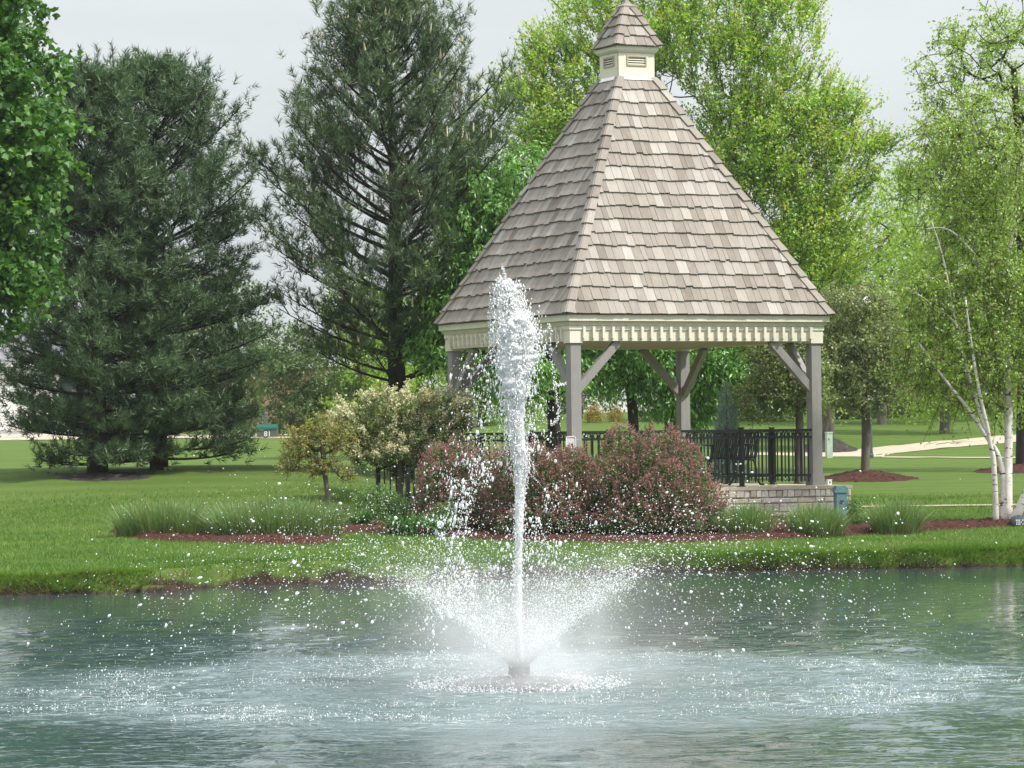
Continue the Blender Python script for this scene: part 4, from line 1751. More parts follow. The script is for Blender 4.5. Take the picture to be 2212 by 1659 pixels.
p = hit(2207, 1137)
pl = empty('plaque_stone', (p[0], p[1] + .1, p[2] - .02), 0.15)
tag(pl, 'dark rounded marker stone with pale lettering at the foot of the birch', 'marker stone')
mb = MB()
u_ = np.linspace(0, math.pi, 9)
rws = []
for q, a_ in enumerate(u_):
    rws.append([[.17 * math.sin(a_) ** .7 * math.cos(b_) * (1 + .03 * math.sin(3 * b_)), .10 * math.sin(a_) ** .7 * math.sin(b_) + .05 * math.cos(a_), .085 + .105 * math.cos(a_)] for b_ in np.linspace(0, 2 * math.pi, 19)[:-1]])
v = np.array(rws).reshape(-1, 3)
mb.add(v, [[q * 18 + i, q * 18 + (i + 1) % 18, (q + 1) * 18 + (i + 1) % 18, (q + 1) * 18 + i] for q in range(8) for i in range(18)])
mb.build('stone', M['plaque'], pl, smooth=True)
mb = MB()
for rw, zz_ in enumerate((.115, .085, .055)):
    for q in range(9):
        if rng.random() < .18:
            continue
        x = -.10 + q * .025
        mb.box((x, -.112 + .10 * (zz_ - .085), zz_), (rng.uniform(.006, .016), .01, .018))
mb.build('lettering', M['white'], pl)

# ------------------------------------------------------------------ fountain
ftn = empty('fountain', (FCX, FCY, 0.0))
tag(ftn, 'white fountain jet with spreading spray in the middle of the pond', 'fountain')
mb = MB()
mb.lathe([(.50, -.08), (.52, .0), (.47, .035), (.28, .055), (.10, .065), (.09, .02)], n=40)
mb.build('float', M['float'], ftn, smooth=True)
mb = MB()
mb.lathe([(.07, .05), (.075, .07), (.075, .135), (.06, .14), (.0, .14)], n=24)
for q in range(20):
    a_ = q * 2 * math.pi / 20
    mb.box((.076 * math.cos(a_), .076 * math.sin(a_), .112), (.010, .010, .06), Matrix.Rotation(a_, 3, 'Z'))
mb.build('nozzle', M['nozzle'], ftn)

OCT_V = np.array([[1, 0, 0], [-1, 0, 0], [0, 1, 0], [0, -1, 0], [0, 0, 1], [0, 0, -1.]])
OCT_F = np.array([[0, 2, 4], [2, 1, 4], [1, 3, 4], [3, 0, 4], [2, 0, 5], [1, 2, 5], [3, 1, 5], [0, 3, 5]])
TET_V = np.array([[1, 1, 1], [1, -1, -1], [-1, 1, -1], [-1, -1, 1.]]) / 1.4
TET_F = np.array([[0, 2, 1], [0, 1, 3], [0, 3, 2], [1, 2, 3]])
ph = (1 + 5 ** .5) / 2
ICO_V = np.array([[-1, ph, 0], [1, ph, 0], [-1, -ph, 0], [1, -ph, 0], [0, -1, ph], [0, 1, ph], [0, -1, -ph], [0, 1, -ph], [ph, 0, -1], [ph, 0, 1], [-ph, 0, -1], [-ph, 0, 1]]) / 1.902
ICO_F = np.array([[0, 11, 5], [0, 5, 1], [0, 1, 7], [0, 7, 10], [0, 10, 11], [1, 5, 9], [5, 11, 4], [11, 10, 2], [10, 7, 6], [7, 1, 8], [3, 9, 4], [3, 4, 2], [3, 2, 6], [3, 6, 8], [3, 8, 9], [4, 9, 5], [2, 4, 11], [6, 2, 10], [8, 6, 7], [9, 8, 1]])


def drops(mb, P, R, stretch=None, kind='auto', pull=0.5):
    P, R = np.asarray(P), np.asarray(R)
    ok = P[:, 2] > -R
    P, R = P[ok], R[ok]
    if stretch is not None:
        stretch = stretch[ok]
    big = R > 0.0085
    sml = R < .0030
    sets = [(TET_V, TET_F, np.ones(len(P), bool))] if kind == 'mist' else [(TET_V, TET_F, sml), (OCT_V, OCT_F, ~big & ~sml), (ICO_V, ICO_F, big)]
    for V, F_, sel in sets:
        p, r = P[sel], R[sel]
        n = len(p)
        if not n:
            continue
        q, _ = np.linalg.qr(rng.standard_normal((64, 3, 3)))
        VV = np.einsum('kij,vj->kvi', q, V)[rng.integers(0, 64, n)]
        sc3 = rng.uniform(.75, 1.25, (n, 1, 3))
        v = VV * sc3 * r[:, None, None]
        if stretch is not None:
            d = unit(stretch[sel])
            al = (v * d[:, None]).sum(2)
            v = v + d[:, None] * al[..., None] * pull * rng.uniform(.2, 1.8, (n, 1, 1))
        v = v + p[:, None]
        k = len(V)
        f = (np.arange(n)[:, None, None] * k + F_[None]).reshape(-1, 3)
        mb.add(v.reshape(-1, 3), f)


def stuff(mb, name):
    o = mb.build(name, M['drops'], ftn, smooth=True)
    o['kind'] = 'stuff'
    return o


G = 9.81
NZ = 0.15


def ballistic(n, th0, ths, v0, vs, tlo, thi, tp=1.0):
    az = rng.uniform(0, 2 * math.pi, n)
    jets = 28
    az = np.where(rng.random(n) < .6, np.round(az / (2 * math.pi) * jets) / jets * 2 * math.pi + rng.normal(0, .03, n), az)
    th = np.radians(rng.normal(th0, ths, n))
    v = rng.normal(v0, vs, n) * (1 + .03 * np.sin(az * 5))
    T = 2 * v * np.sin(th) / G
    t = T * (tlo + (thi - tlo) * rng.uniform(0, 1, n) ** tp)
    r = v * np.cos(th) * t
    z = NZ + v * np.sin(th) * t - .5 * G * t * t
    x, y = (r + .06) * np.cos(az) - .05 * t, (r + .06) * np.sin(az)
    f = t / T
    vel = np.stack([v * np.cos(th) * np.cos(az), v * np.cos(th) * np.sin(az), v * np.sin(th) - G * t], 1)
    return np.stack([x, y, z], 1), f, vel


mb = MB()
P, f, vel = ballistic(20000, 47, 2.0, 5.55, .20, 0.0, 0.28, 1.6)
P += rng.standard_normal(P.shape) * (.006 + .11 * f)[:, None]
drops(mb, P, rng.uniform(.0016, .0036, len(P)) * (1 + .8 * f), vel)
P, f, vel = ballistic(12000, 49, 5.0, 5.65, .42, 0.18, 1.0, 1.0)
P += rng.standard_normal(P.shape) * (.02 + .16 * f)[:, None]
drops(mb, P, np.clip(rng.lognormal(math.log(.0023), .58, len(P)), .0011, .011), vel)
P, f, vel = ballistic(5000, 64, 8.0, 4.9, .6, 0.05, 1.0, 1.0)
P += rng.standard_normal(P.shape) * (.02 + .12 * f)[:, None]
drops(mb, P, np.clip(rng.lognormal(math.log(.0024), .5, len(P)), .0012, .009), vel)
stuff(mb, 'spray')

# central column: outline read as height / sideways offset / half width
CZ = np.array([.12, .30, .60, .95, 1.30, 1.65, 2.00, 2.25, 2.45, 2.65, 2.85, 3.02, 3.12])
CXo = np.array([0, .0, .0, .005, .015, .03, .005, -.005, .0, .015, -.02, -.06, -.075])
CHW = np.array([.036, .036, .033, .033, .040, .052, .080, .12, .155, .165, .125, .080, .035])
mb = MB()
n = 15000
z = np.concatenate([rng.uniform(.12, 3.12, n // 2), rng.uniform(1.5, 3.1, n // 2)])
hw, cx = np.interp(z, CZ, CHW), np.interp(z, CZ, CXo)
a_ = rng.uniform(0, 2 * math.pi, n)
loose = sstep(1.2, 2.4, z)
rr_ = hw * np.abs(rng.normal(.55, .34 + .14 * loose, n))
P = np.stack([cx + rr_ * np.cos(a_), rr_ * np.sin(a_), z + .03 * vnoise(a_ * 3, z * 6)], 1)
keepn = vnoise(P[:, 0] * 14, P[:, 2] * 7, 3) + .5 * vnoise(P[:, 0] * 30, P[:, 2] * 16, 8)
ok = (keepn > -.45) | (z < 1.4)
P, z, loose = P[ok], z[ok], loose[ok]
drops(mb, P, rng.uniform(.0022, .0052, len(P)) * (1 + .4 * loose), np.tile([0.05, 0, 1.], (len(P), 1)), pull=1.3)
# solid heart of the jet: a ragged tube
zr = np.linspace(.12, 2.92, 420)
ar_ = np.linspace(0, 2 * math.pi, 26)[:-1]
ZZ, AA = np.meshgrid(zr, ar_, indexing='ij')
hw_ = np.interp(ZZ, CZ, CHW)
lo_ = sstep(1.2, 2.3, ZZ)
nn_ = vnoise(AA * 2.2 + 3 * np.cos(AA), ZZ * 9, 41) * .6 + vnoise(np.cos(AA) * 4 + ZZ * 3, np.sin(AA) * 4 + ZZ * 24, 42) * .5 + vnoise(np.cos(AA) * 9, ZZ * 46 + np.sin(AA) * 9, 43) * .35
rd_ = hw_ * (.74 - .02 * lo_) * (1 + (.16 + .46 * lo_) * nn_)
rd_ = np.clip(rd_, .006, None) * np.clip((2.96 - ZZ) / .2, .15, 1)
cx_ = np.interp(ZZ, CZ, CXo)
core_v = np.stack([cx_ + rd_ * np.cos(AA), rd_ * np.sin(AA), ZZ], 2).reshape(-1, 3)
I_, J_ = np.meshgrid(np.arange(25), np.arange(419))
mb.add(core_v, np.stack([J_ * 25 + I_, J_ * 25 + (I_ + 1) % 25, (J_ + 1) * 25 + (I_ + 1) % 25, (J_ + 1) * 25 + I_], 2).reshape(-1, 4))
# ropes and sheets of water in the head
for q in range(170):
    z0 = rng.uniform(1.7, 3.08)
    w0 = np.interp(z0, CZ, CHW)
    p = np.array([np.interp(z0, CZ, CXo) + rng.normal(0, .55) * w0, rng.normal(0, .5) * w0, z0])
    dv = np.array([rng.normal(0, .35), rng.normal(0, .3), -1.0])
    L = rng.uniform(.08, .30)
    K = int(L / .008)
    s = np.linspace(0, L, K)
    path = p + dv * s[:, None] + np.stack([.02 * np.sin(s * 25 + q), .02 * np.cos(s * 21 + q), 0 * s], 1)
    drops(mb, path + rng.normal(0, .003, path.shape), rng.uniform(.003, .0065, K) * np.sin(np.linspace(.3, math.pi - .2, K)))
for pts_ in ([(1187, 700), (1190, 770), (1198, 830), (1205, 870), (1206, 905), (1192, 918)], [(1150, 740), (1170, 726), (1187, 708)], [(1092, 600), (1088, 588), (1086, 576)],
             [(1196, 830), (1208, 832), (1222, 828)], [(1060, 640), (1058, 690), (1062, 740), (1060, 790)]):
    W3 = np.array([at(a_, b_, FCY) for a_, b_ in pts_]) - [FCX, FCY, 0]
    tt = np.linspace(0, len(W3) - 1, 34 * (len(W3) - 1))
    P = np.stack([np.interp(tt, range(len(W3)), W3[:, c_]) for c_ in range(3)], 1) + rng.normal(0, .007, (len(tt), 3))
    drops(mb, P, rng.uniform(.003, .008, len(tt)))
stuff(mb, 'water_jet')

# drops falling back round the column, most of them drifting to the left
mb = MB()
for n, cx0, sx0, slope, zlo, zhi in ((2400, -.20, .13, -.14, .45, 2.5), (2200, -.30, .16, -.10, .2, 1.7), (1300, .12, .09, .03, .7, 2.6), (1200, .05, .22, .0, .2, 1.6)):
    z = rng.uniform(zlo, zhi, n)
    x = cx0 + slope * (2.4 - z) + rng.normal(0, sx0, n)
    y = rng.normal(0, .2, n)
    cl = vnoise(x * 7, z * 5, 12)
    ok = cl > -.25
    P = np.stack([x, y, z], 1)[ok]
    drops(mb, P, np.clip(rng.lognormal(math.log(.0029), .58, len(P)), .0014, .0115), np.tile([.1, 0, 1.], (len(P), 1)), pull=1.0)
stuff(mb, 'falling_drops')

# fine mist hanging round the nozzle
mb = MB()
mb.lathe([(.05, .02), (1.9, .02), (2.1, .25), (1.9, .7), (1.3, 1.0), (.5, 1.15), (.05, 1.2)], n=28)
m = NT('spray_mist')
tc = m.obj()
sp_ = m.n('SeparateXYZ')
m.l(tc, sp_.inputs[0])
r2 = m.math('SQRT', m.math('ADD', m.math('MULTIPLY', sp_.outputs['X'], sp_.outputs['X']), m.math('MULTIPLY', sp_.outputs['Y'], sp_.outputs['Y'])))
fr_ = m.mapr(r2, 0.2, 1.85, 1.0, 0.0)
fz_ = m.mapr(sp_.outputs['Z'], 0.0, 1.05, 1.0, 0.0)
shell_ = m.mapr(m.math('ABSOLUTE', m.math('SUBTRACT', r2, sp_.outputs['Z'])), 0.0, 0.6, 1.0, 0.25)
nz_ = m.mapr(m.noise(tc, 3.0, 4, 0.6), 0.35, 0.7, 0.25, 1.3)
den = m.math('MULTIPLY', m.math('MULTIPLY', m.math('POWER', fr_, 1.5), m.math('POWER', fz_, 1.3)), m.math('MULTIPLY', shell_, nz_))
pv = m.n('VolumePrincipled')
pv.inputs['Color'].default_value = (0.97, 0.98, 1.0, 1)
m.l(m.math('MULTIPLY', den, 2.3), pv.inputs['Density'])
m.l(pv.outputs[0], m.out.inputs['Volume'])
o = mb.build('mist', m.m, ftn)
o['kind'] = 'stuff'

# splashes where the spray lands
mb = MB()
PP, RR = [], []
for q in range(95):
    a0 = rng.uniform(0, 2 * math.pi)
    r0 = rng.choice([rng.normal(3.2, .33), rng.uniform(1.3, 3.3)], p=[.62, .38])
    n = int(rng.uniform(20, 150))
    tx = rng.normal(0, rng.uniform(.12, .45), n)
    ty = rng.normal(0, .13, n)
    z = rng.exponential(.016, n) * np.exp(-(tx / .3) ** 2) + .001
    x = (r0 + ty) * math.cos(a0) - tx * math.sin(a0)
    y = (r0 + ty) * math.sin(a0) + tx * math.cos(a0)
    PP.append(np.stack([x, y, z], 1))
    RR.append(np.clip(rng.lognormal(math.log(.0030), .45, n), .0014, .008))
    for s_ in range(rng.integers(0, 3)):
        j0 = rng.integers(0, n)
        hgt = rng.uniform(.02, .08)
        K = int(hgt / .005)
        zz_ = np.linspace(0, hgt, K)
        lean_ = rng.normal(0, .55, 2)
        PP.append(np.stack([x[j0] + lean_[0] * zz_, y[j0] + lean_[1] * zz_, zz_], 1) + rng.normal(0, .003, (K, 3)))
        RR.append(np.linspace(.0045, .002, K))
n = 2600
a_ = rng.uniform(0, 2 * math.pi, n)
rr_ = rng.uniform(.22, .85, n)
PP.append(np.stack([rr_ * np.cos(a_), rr_ * np.sin(a_), rng.exponential(.02, n)], 1))
RR.append(rng.uniform(.003, .009, n))
drops(mb, np.concatenate(PP), np.concatenate(RR))
stuff(mb, 'splashes')

# ------------------------------------------------------------------ trees
# big maple cut by the left edge
D = 55
base = based(-130, D)
broadleaf('maple_tree', 'dense broad-leaved maple cut off by the left edge of the picture', 'tree', base,
          curve3(base, at(-150, 250, D), 0.1, 7),
          [lobe(-70, 60, D, 1.25, 1.7, 1.1), lobe(-20, 180, D, 1.15, 1.7, 1.0), lobe(-10, 310, D, 1.3, 1.8, 1.0), lobe(-40, 440, D, 1.2, 1.8, 1.1),
           lobe(-45, 570, D, 1.15, 1.7, 0.9), lobe(-90, 680, D, .9, 1.5, .8), lobe(-60, -60, D, .9, 1.5, 1.1)],
          560, 6, .42, 9, .118, .11, M['l_maple'], M['bark_dark'], .17, droop=.55, shell=3.5, shape='lobed', tint=(.45, .2), tipbright=.25)

# two white pines
b1 = based(205, 62.2)
pine('white_pine', 'dark white pine with the thick trunk, left of its twin', b1, at(205, 172, 62.2)[2] - b1[2],
     [(.045, 1.5), (.16, 2.0), (.3, 2.0), (.5, 1.75), (.68, 1.4), (.84, .9), (.95, .4), (1.0, .12)], .44, 8, M['l_wpine'], .19, .15, 16,
     (-.10, .16, .85), .16, .95, 5, .19, .30, width=.016, seed=1, spires=26)
b2 = based(338, 63.4)
pine('white_pine', 'dark white pine right of its twin, branches over the bright lawn', b2, at(352, 150, 63.4)[2] - b2[2],
     [(.045, 1.8), (.16, 2.15), (.3, 2.3), (.5, 2.15), (.68, 1.8), (.82, 1.25), (.92, .62), (1.0, .12)], .44, 8, M['l_wpine'], .19, .15, 16,
     (-.10, .18, .85), .16, .95, 5, .17, .30, width=.016, seed=2, spires=34)
# tall pine with pale candles
b3 = based(868, 64)
pine('black_pine', 'tall open pine with pale upright candles between the dark pines and the gazebo', b3, at(838, -15, 64)[2] - b3[2],
     [(.21, 2.1), (.33, 2.6), (.47, 2.75), (.60, 2.25), (.70, 1.8), (.80, 1.35), (.88, 1.0), (.95, .6), (1.0, .2)], .42, 7, M['l_apine'], .24, .17, 21,
     (.02, .38, .70), .20, .9, 3, .20, .30, candles=230, lean=(-.25, 0), width=.015, seed=3, up0=.35)

# bright green tree left of the gazebo and those behind it
D = 63
b4 = based(1200, D)
broadleaf('bright_green_tree', 'bright green drooping-leaved tree rising beside the left slope of the gazebo roof', 'tree', b4,
          curve3(b4, at(1150, 420, D), .1, 7),
          [lobe(1110, 400, D, .9, 1.4, .75), lobe(1040, 470, D, .75, 1.4, .7), lobe(1180, 500, D, 1.0, 1.5, .9), lobe(1060, 600, D, .9, 1.5, .8),
           lobe(960, 650, D, .55, 1.0, .45), lobe(1020, 740, D, .9, 1.4, .6), lobe(1130, 800, D, 1.1, 1.4, .6), lobe(930, 740, D, .4, .8, .35)],
          520, 7, .34, 9, .115, .045, M['l_bright'], M['bark_dark'], .13, droop=.9, shell=3.0, tint=(.5, .22), tipbright=.3)
D = 67
b5 = based(1372, D)
broadleaf('bright_green_tree', 'green tree with slender dark trunks seen under the gazebo beam', 'tree', b5,
          curve3(b5, at(1330, 620, D), .1, 7),
          [lobe(1330, 790, D, 1.0, 1.4, .45), lobe(1300, 700, D, 1.2, 1.5, .7), lobe(1420, 740, D, 1.1, 1.5, .7), lobe(1350, 580, D, 1.3, 1.5, 1.0), lobe(1430, 830, D, .6, 1.0, .35)],
          380, 7, .34, 9, .115, .045, M['l_bright'], M['bark_dark'], .11, droop=.9, shell=2.6, tint=(.42, .22), tipbright=.3)
b6 = based(1440, D + 1.5)
broadleaf('bright_green_tree', 'green tree with leaning dark trunk between the two centre gazebo posts', 'tree', b6,
          curve3(b6, at(1500, 620, D + 1.5), -.15, 7),
          [lobe(1520, 800, D + 1, 1.0, 1.4, .6), lobe(1560, 720, D + 1, 1.1, 1.4, .7), lobe(1490, 880, D + 1, .7, 1.2, .4), lobe(1620, 800, D + 1, .7, 1.2, .5), lobe(1500, 620, D + 1, 1.2, 1.4, .9)],
          400, 7, .34, 9, .115, .045, M['l_bright'], M['bark_dark'], .10, droop=.9, shell=2.6, tint=(.40, .22), tipbright=.3)

# large yellow-green tree behind the roof
D = 76
b7 = based(1560, D)
broadleaf('yellow_green_tree', 'large airy yellow-green tree spreading behind the gazebo roof', 'tree', b7,
          curve3(b7, at(1560, 480, D), .05, 7),
          [lobe(1480, 40, D, 2.2, 2.2, 1.6), lobe(1250, 130, D, 1.15, 1.6, .85), lobe(1170, 210, D, .95, 1.4, .6), lobe(1300, 260, D, 1.5, 1.8, 1.0), lobe(1620, 120, D, 1.7, 2.0, 1.5),
           lobe(1720, 260, D, 1.3, 1.7, 1.0), lobe(1790, 330, D, 1.0, 1.5, .7), lobe(1650, 330, D, 1.5, 1.9, 1.1), lobe(1730, 450, D, 1.2, 1.6, .8), lobe(1690, 560, D, 1.2, 1.6, .8),
           lobe(1680, 20, D, .9, 1.4, .8), lobe(1280, 20, D, 1.0, 1.4, .7), lobe(1110, 235, D, .5, .9, .35), lobe(1180, 120, D, .5, .9, .4), lobe(1200, 300, D, .8, 1.2, .5), lobe(1820, 240, D, .6, 1.0, .4), lobe(1850, 400, D, .6, 1.0, .4), lobe(1600, 240, D, 1.3, 1.7, 1.0), lobe(1680, 420, D, 1.2, 1.6, .9), lobe(1590, 380, D, 1.2, 1.6, .9), lobe(1880, 330, D, .5, .8, .25), lobe(1760, 520, D, 1.0, 1.4, .8), lobe(1800, 600, D, .8, 1.2, .6), lobe(1400, 130, D, 1.4, 1.8, 1.0), lobe(1200, 330, D, 1.0, 1.4, .7), lobe(1500, -120, D, 1.9, 2.0, 1.0)],
          1750, 5, .80, 11, .092, .056, M['l_linden'], M['bark_grey'], .15, .005, droop=.30, shell=1.7, upb=.25, spread=.45, tint=(.58, .22), tipbright=.30, expo=.36, radial=1.0, ctint=.16)

# brown-green crabapples on the right lawn
def crab(px, D, name_label, lobes, n):
    b = based(px, D)
    return broadleaf('crabapple_tree', name_label, 'tree', b, curve3(b, at(px, 800, D), .04, 6), lobes, n, 7, .26, 7, .066, .042, M['l_crab'], M['bark_grey'],
                     .095, .007, droop=.3, shell=2.6, upb=.3, tint=(.45, .24), tipbright=.35)


crab(1866, 72, 'brown-green crabapple with straight trunk in a mulch ring right of the gazebo',
     [lobe(1860, 760, 72, 1.15, 1.3, .9), lobe(1850, 670, 72, .85, 1.1, .6), lobe(1790, 800, 72, .6, .9, .6), lobe(1930, 790, 72, .65, .9, .6), lobe(1870, 850, 72, 1.0, 1.1, .38)], 560)
crab(1722, 62, 'brown-green crabapple with dark trunk seen through the gazebo railing',
     [lobe(1700, 800, 62, .75, 1.0, .6), lobe(1650, 850, 62, .5, .8, .4), lobe(1740, 840, 62, .45, .8, .45), lobe(1690, 740, 62, .7, .9, .5)], 340)
bt = based(1784, 95)
broadleaf('lawn_tree', 'grey-trunked tree in the black mulch mound behind the right gazebo post', 'tree', bt, curve3(bt, at(1790, 700, 95), 0, 6),
          [lobe(1790, 700, 95, 1.5, 1.6, 1.4), lobe(1800, 800, 95, 1.3, 1.5, .7)], 240, 6, .4, 8, .10, .06, M['l_crab'], M['bark_grey'], .13, droop=.3)

# birch clump
D = 50.5
bb = hit(2165, 1133)
D = bb[1]
birch = empty('birch_tree', bb)
tag(birch, 'white-barked birch clump with airy bright leaves at the right edge', 'tree')
stems = [([(2152, 1135), (2150, 1060), (2146, 985), (2139, 962), (2133, 920), (2118, 860), (2099, 752), (2085, 640)], .050, .014, -.05),
         ([(2166, 1131), (2168, 1080), (2167, 1021), (2155, 976), (2133, 947), (2095, 886), (2031, 808), (1985, 740)], .058, .014, .0),
         ([(2178, 1129), (2177, 1021), (2181, 900), (2171, 815), (2160, 774), (2135, 680), (2107, 550), (2087, 443), (2064, 377), (2040, 300)], .078, .012, .08),
         ([(2179, 880), (2176, 700), (2177, 549), (2190, 493), (2196, 433), (2215, 330)], .050, .010, .12),
         ([(2133, 947), (2090, 800), (2062, 690), (2040, 560), (2010, 470)], .026, .007, .0),
         ([(2099, 752), (2060, 690), (1990, 640), (1960, 620)], .018, .006, .0),
         ([(2107, 550), (2060, 500), (2030, 490), (2000, 495)], .018, .006, .0),
         ([(2186, 1133), (2215, 1073), (2262, 960), (2300, 800), (2330, 600)], .085, .02, -.12)]
sb = MB()
NB, PB = [], []
for pts_, r0, r1, dy in stems:
    W3 = np.array([at(a_, b_, D + dy * (1 + k_)) for k_, (a_, b_) in enumerate(pts_)]) - bb
    tt = np.linspace(0, len(W3) - 1, 3 * len(W3))
    W4 = np.stack([np.interp(tt, range(len(W3)), W3[:, c_]) for c_ in range(3)], 1)
    W4[1:-1] = (W4[:-2] + W4[1:-1] * 2 + W4[2:]) / 4
    st_ = MB()
    st_.tube(W4, np.linspace(r0, r1, len(W4)), 9)
    st_.build('trunk', M['birch'], birch, smooth=True)
    NB.append(W4[len(W4) // 2:])
tr = np.concatenate(NB)
blobes = [lobe(2080, 620, D, .95, 1.1, .75), lobe(2010, 700, D, .6, .9, .75), lobe(2130, 760, D, .8, 1.0, .6), lobe(2060, 830, D, .6, .8, .35), lobe(2160, 560, D, .9, 1.1, .9),
          lobe(2080, 440, D, .7, 1.0, .7), lobe(2180, 350, D, .8, 1.0, .8), lobe(2040, 300, D, .5, .8, .5), lobe(2190, 860, D, .6, .8, .3), lobe(2230, 650, D, .8, 1.0, 1.3), lobe(2100, 240, D, .5, .7, .5), lobe(1985, 800, D, .4, .6, .4)]
pts_ = in_lobes([(c - bb, r) for c, r in blobes], 600, 2.0)
N, par = [t_ for t_ in tr], [-1] * len(tr)
pts_[:, 1] += .35
NN = np.concatenate([tr, pts_])
par = list(range(-1, len(tr) - 1))
cnt = len(tr)
order = np.argsort(np.min(np.linalg.norm(pts_[:, None] - tr[None], axis=2), axis=1))
NN[cnt:] = pts_[order]
for q in range(len(pts_)):
    d_ = NN[cnt + q] - NN[:cnt + q]
    ds_ = np.linalg.norm(d_, axis=1)
    par.append(int(np.argmin(ds_ * (1 + .5 * np.clip(-d_[:, 2] / (ds_ + 1e-6), 0, 1)))))
par = np.array(par)
br_ = MB()
for q in range(cnt, len(NN)):
    p_, q_ = NN[par[q]], NN[q]
    br_.tube([p_, (p_ + q_) / 2 + [0, 0, .04], q_], [.011 if par[q] < cnt else .007, .006, .004], 4, cap=False)
cb = MB()
twig_leaves(cb, NN, par, cnt, 6, .44, 11, .054, .038, .8, .9, .05, (.5, .22), 'quad', br_, .2)
br_.build('branches', M['bark_twig'], birch)
cb.build('crown', M['l_birch'], birch)

# trees far right and behind
bt = based(2210, 76)
broadleaf('tall_tree', 'tall tree with dark upright branches behind the birch, thick trunk at right edge', 'tree', bt, curve3(bt, at(2190, 150, 76), .1, 8),
          [lobe(2080, 150, 76, 1.1, 1.5, 1.1), lobe(2170, 90, 76, 1.2, 1.5, 1.2), lobe(2040, 290, 76, 1.0, 1.5, .9), lobe(2180, 300, 76, 1.4, 1.7, 1.5), lobe(2120, 430, 76, 1.4, 1.7, 1.0), lobe(2200, 560, 76, 1.2, 1.5, 1.2), lobe(2280, 300, 76, 1.5, 1.7, 2.2), lobe(2420, 420, 76, 1.6, 1.9, 2.2), lobe(1985, 400, 76, .7, 1.0, .6)],  # rightmost lobe is out of view, added to shade the right lawn
          520, 6, .5, 8, .085, .055, M['l_birch'], M['bark_dark'], .19, droop=.4, shell=2.0, upb=.4, tint=(.5, .22), tipbright=.2)


def far_tree(px, D, top, low, rx, mat, label, n=230, leaf=.15, bark='bark_grey', group=None, name='background_tree', blobs=6):
    b = based(px, D)
    ct, cl = at(px, top, D), at(px, low, D)
    H = ct[2] - cl[2]
    lb = []
    for q in range(blobs):
        f = (q + .5) / blobs
        w = rx * (.55 + .55 * math.sin(math.pi * (f * .8 + .12)))
        lb.append((np.array([b[0] + rng.uniform(-.45, .45) * w, D + rng.uniform(-.4, .4) * w, cl[2] + H * f]), (w * .75, w * .75, H / blobs * 1.1)))
    return broadleaf(name, label, 'tree', b, curve3(b, np.array([b[0], D, cl[2] + H * .7]), .1, 6), lb, n, 6, rx * .22, 7, leaf, leaf * .62, M[mat], M[bark], .16,
                     droop=.3, shell=2.2, upb=.3, tint=(.5, .22), tipbright=.25, twigs=False)


far_tree(1790, 100, 470, 860, 2.2, 'l_far', 'yellow-green background tree just right of the roof corner', 330, .13)
far_tree(1905, 112, 395, 850, 3.0, 'l_far', 'pale yellow-green background tree above the crabapple crown', 380, .14)
far_tree(2040, 104, 340, 860, 2.8, 'l_far', 'yellow-green background tree behind the left part of the birch', 360, .14)
far_tree(2180, 115, 420, 870, 2.8, 'l_far', 'yellow-green background tree behind the birch trunks', 330, .14)
far_tree(1620, 118, 600, 880, 3.0, 'l_fardark', 'dark background tree behind the rear gazebo post', 260, .15)
far_tree(1250, 122, 560, 880, 3.2, 'l_fardark', 'dark background tree behind the left gazebo bay', 260, .15)
far_tree(1040, 118, 600, 900, 2.8, 'l_far', 'light green background tree behind the left gazebo corner', 260, .14)
far_tree(900, 120, 560, 900, 2.8, 'l_far', 'yellow-green background tree behind the tall pine trunk', 280, .14)
far_tree(770, 112, 640, 910, 2.4, 'l_far', 'yellow-green background tree left of the tall pine trunk', 260, .13)
far_tree(640, 112, 730, 915, 2.2, 'l_fardark', 'dark green background tree behind the mailbox', 260, .13)
far_tree(480, 118, 640, 920, 3.0, 'l_fardark', 'dark background tree behind the right white pine', 240, .15)
far_tree(300, 125, 560, 920, 3.2, 'l_fardark', 'dark background tree between the two white pines', 220, .15)
far_tree(1130, 140, 700, 900, 3.5, 'l_fardark', 'distant dark tree behind the fountain column', 200, .17)

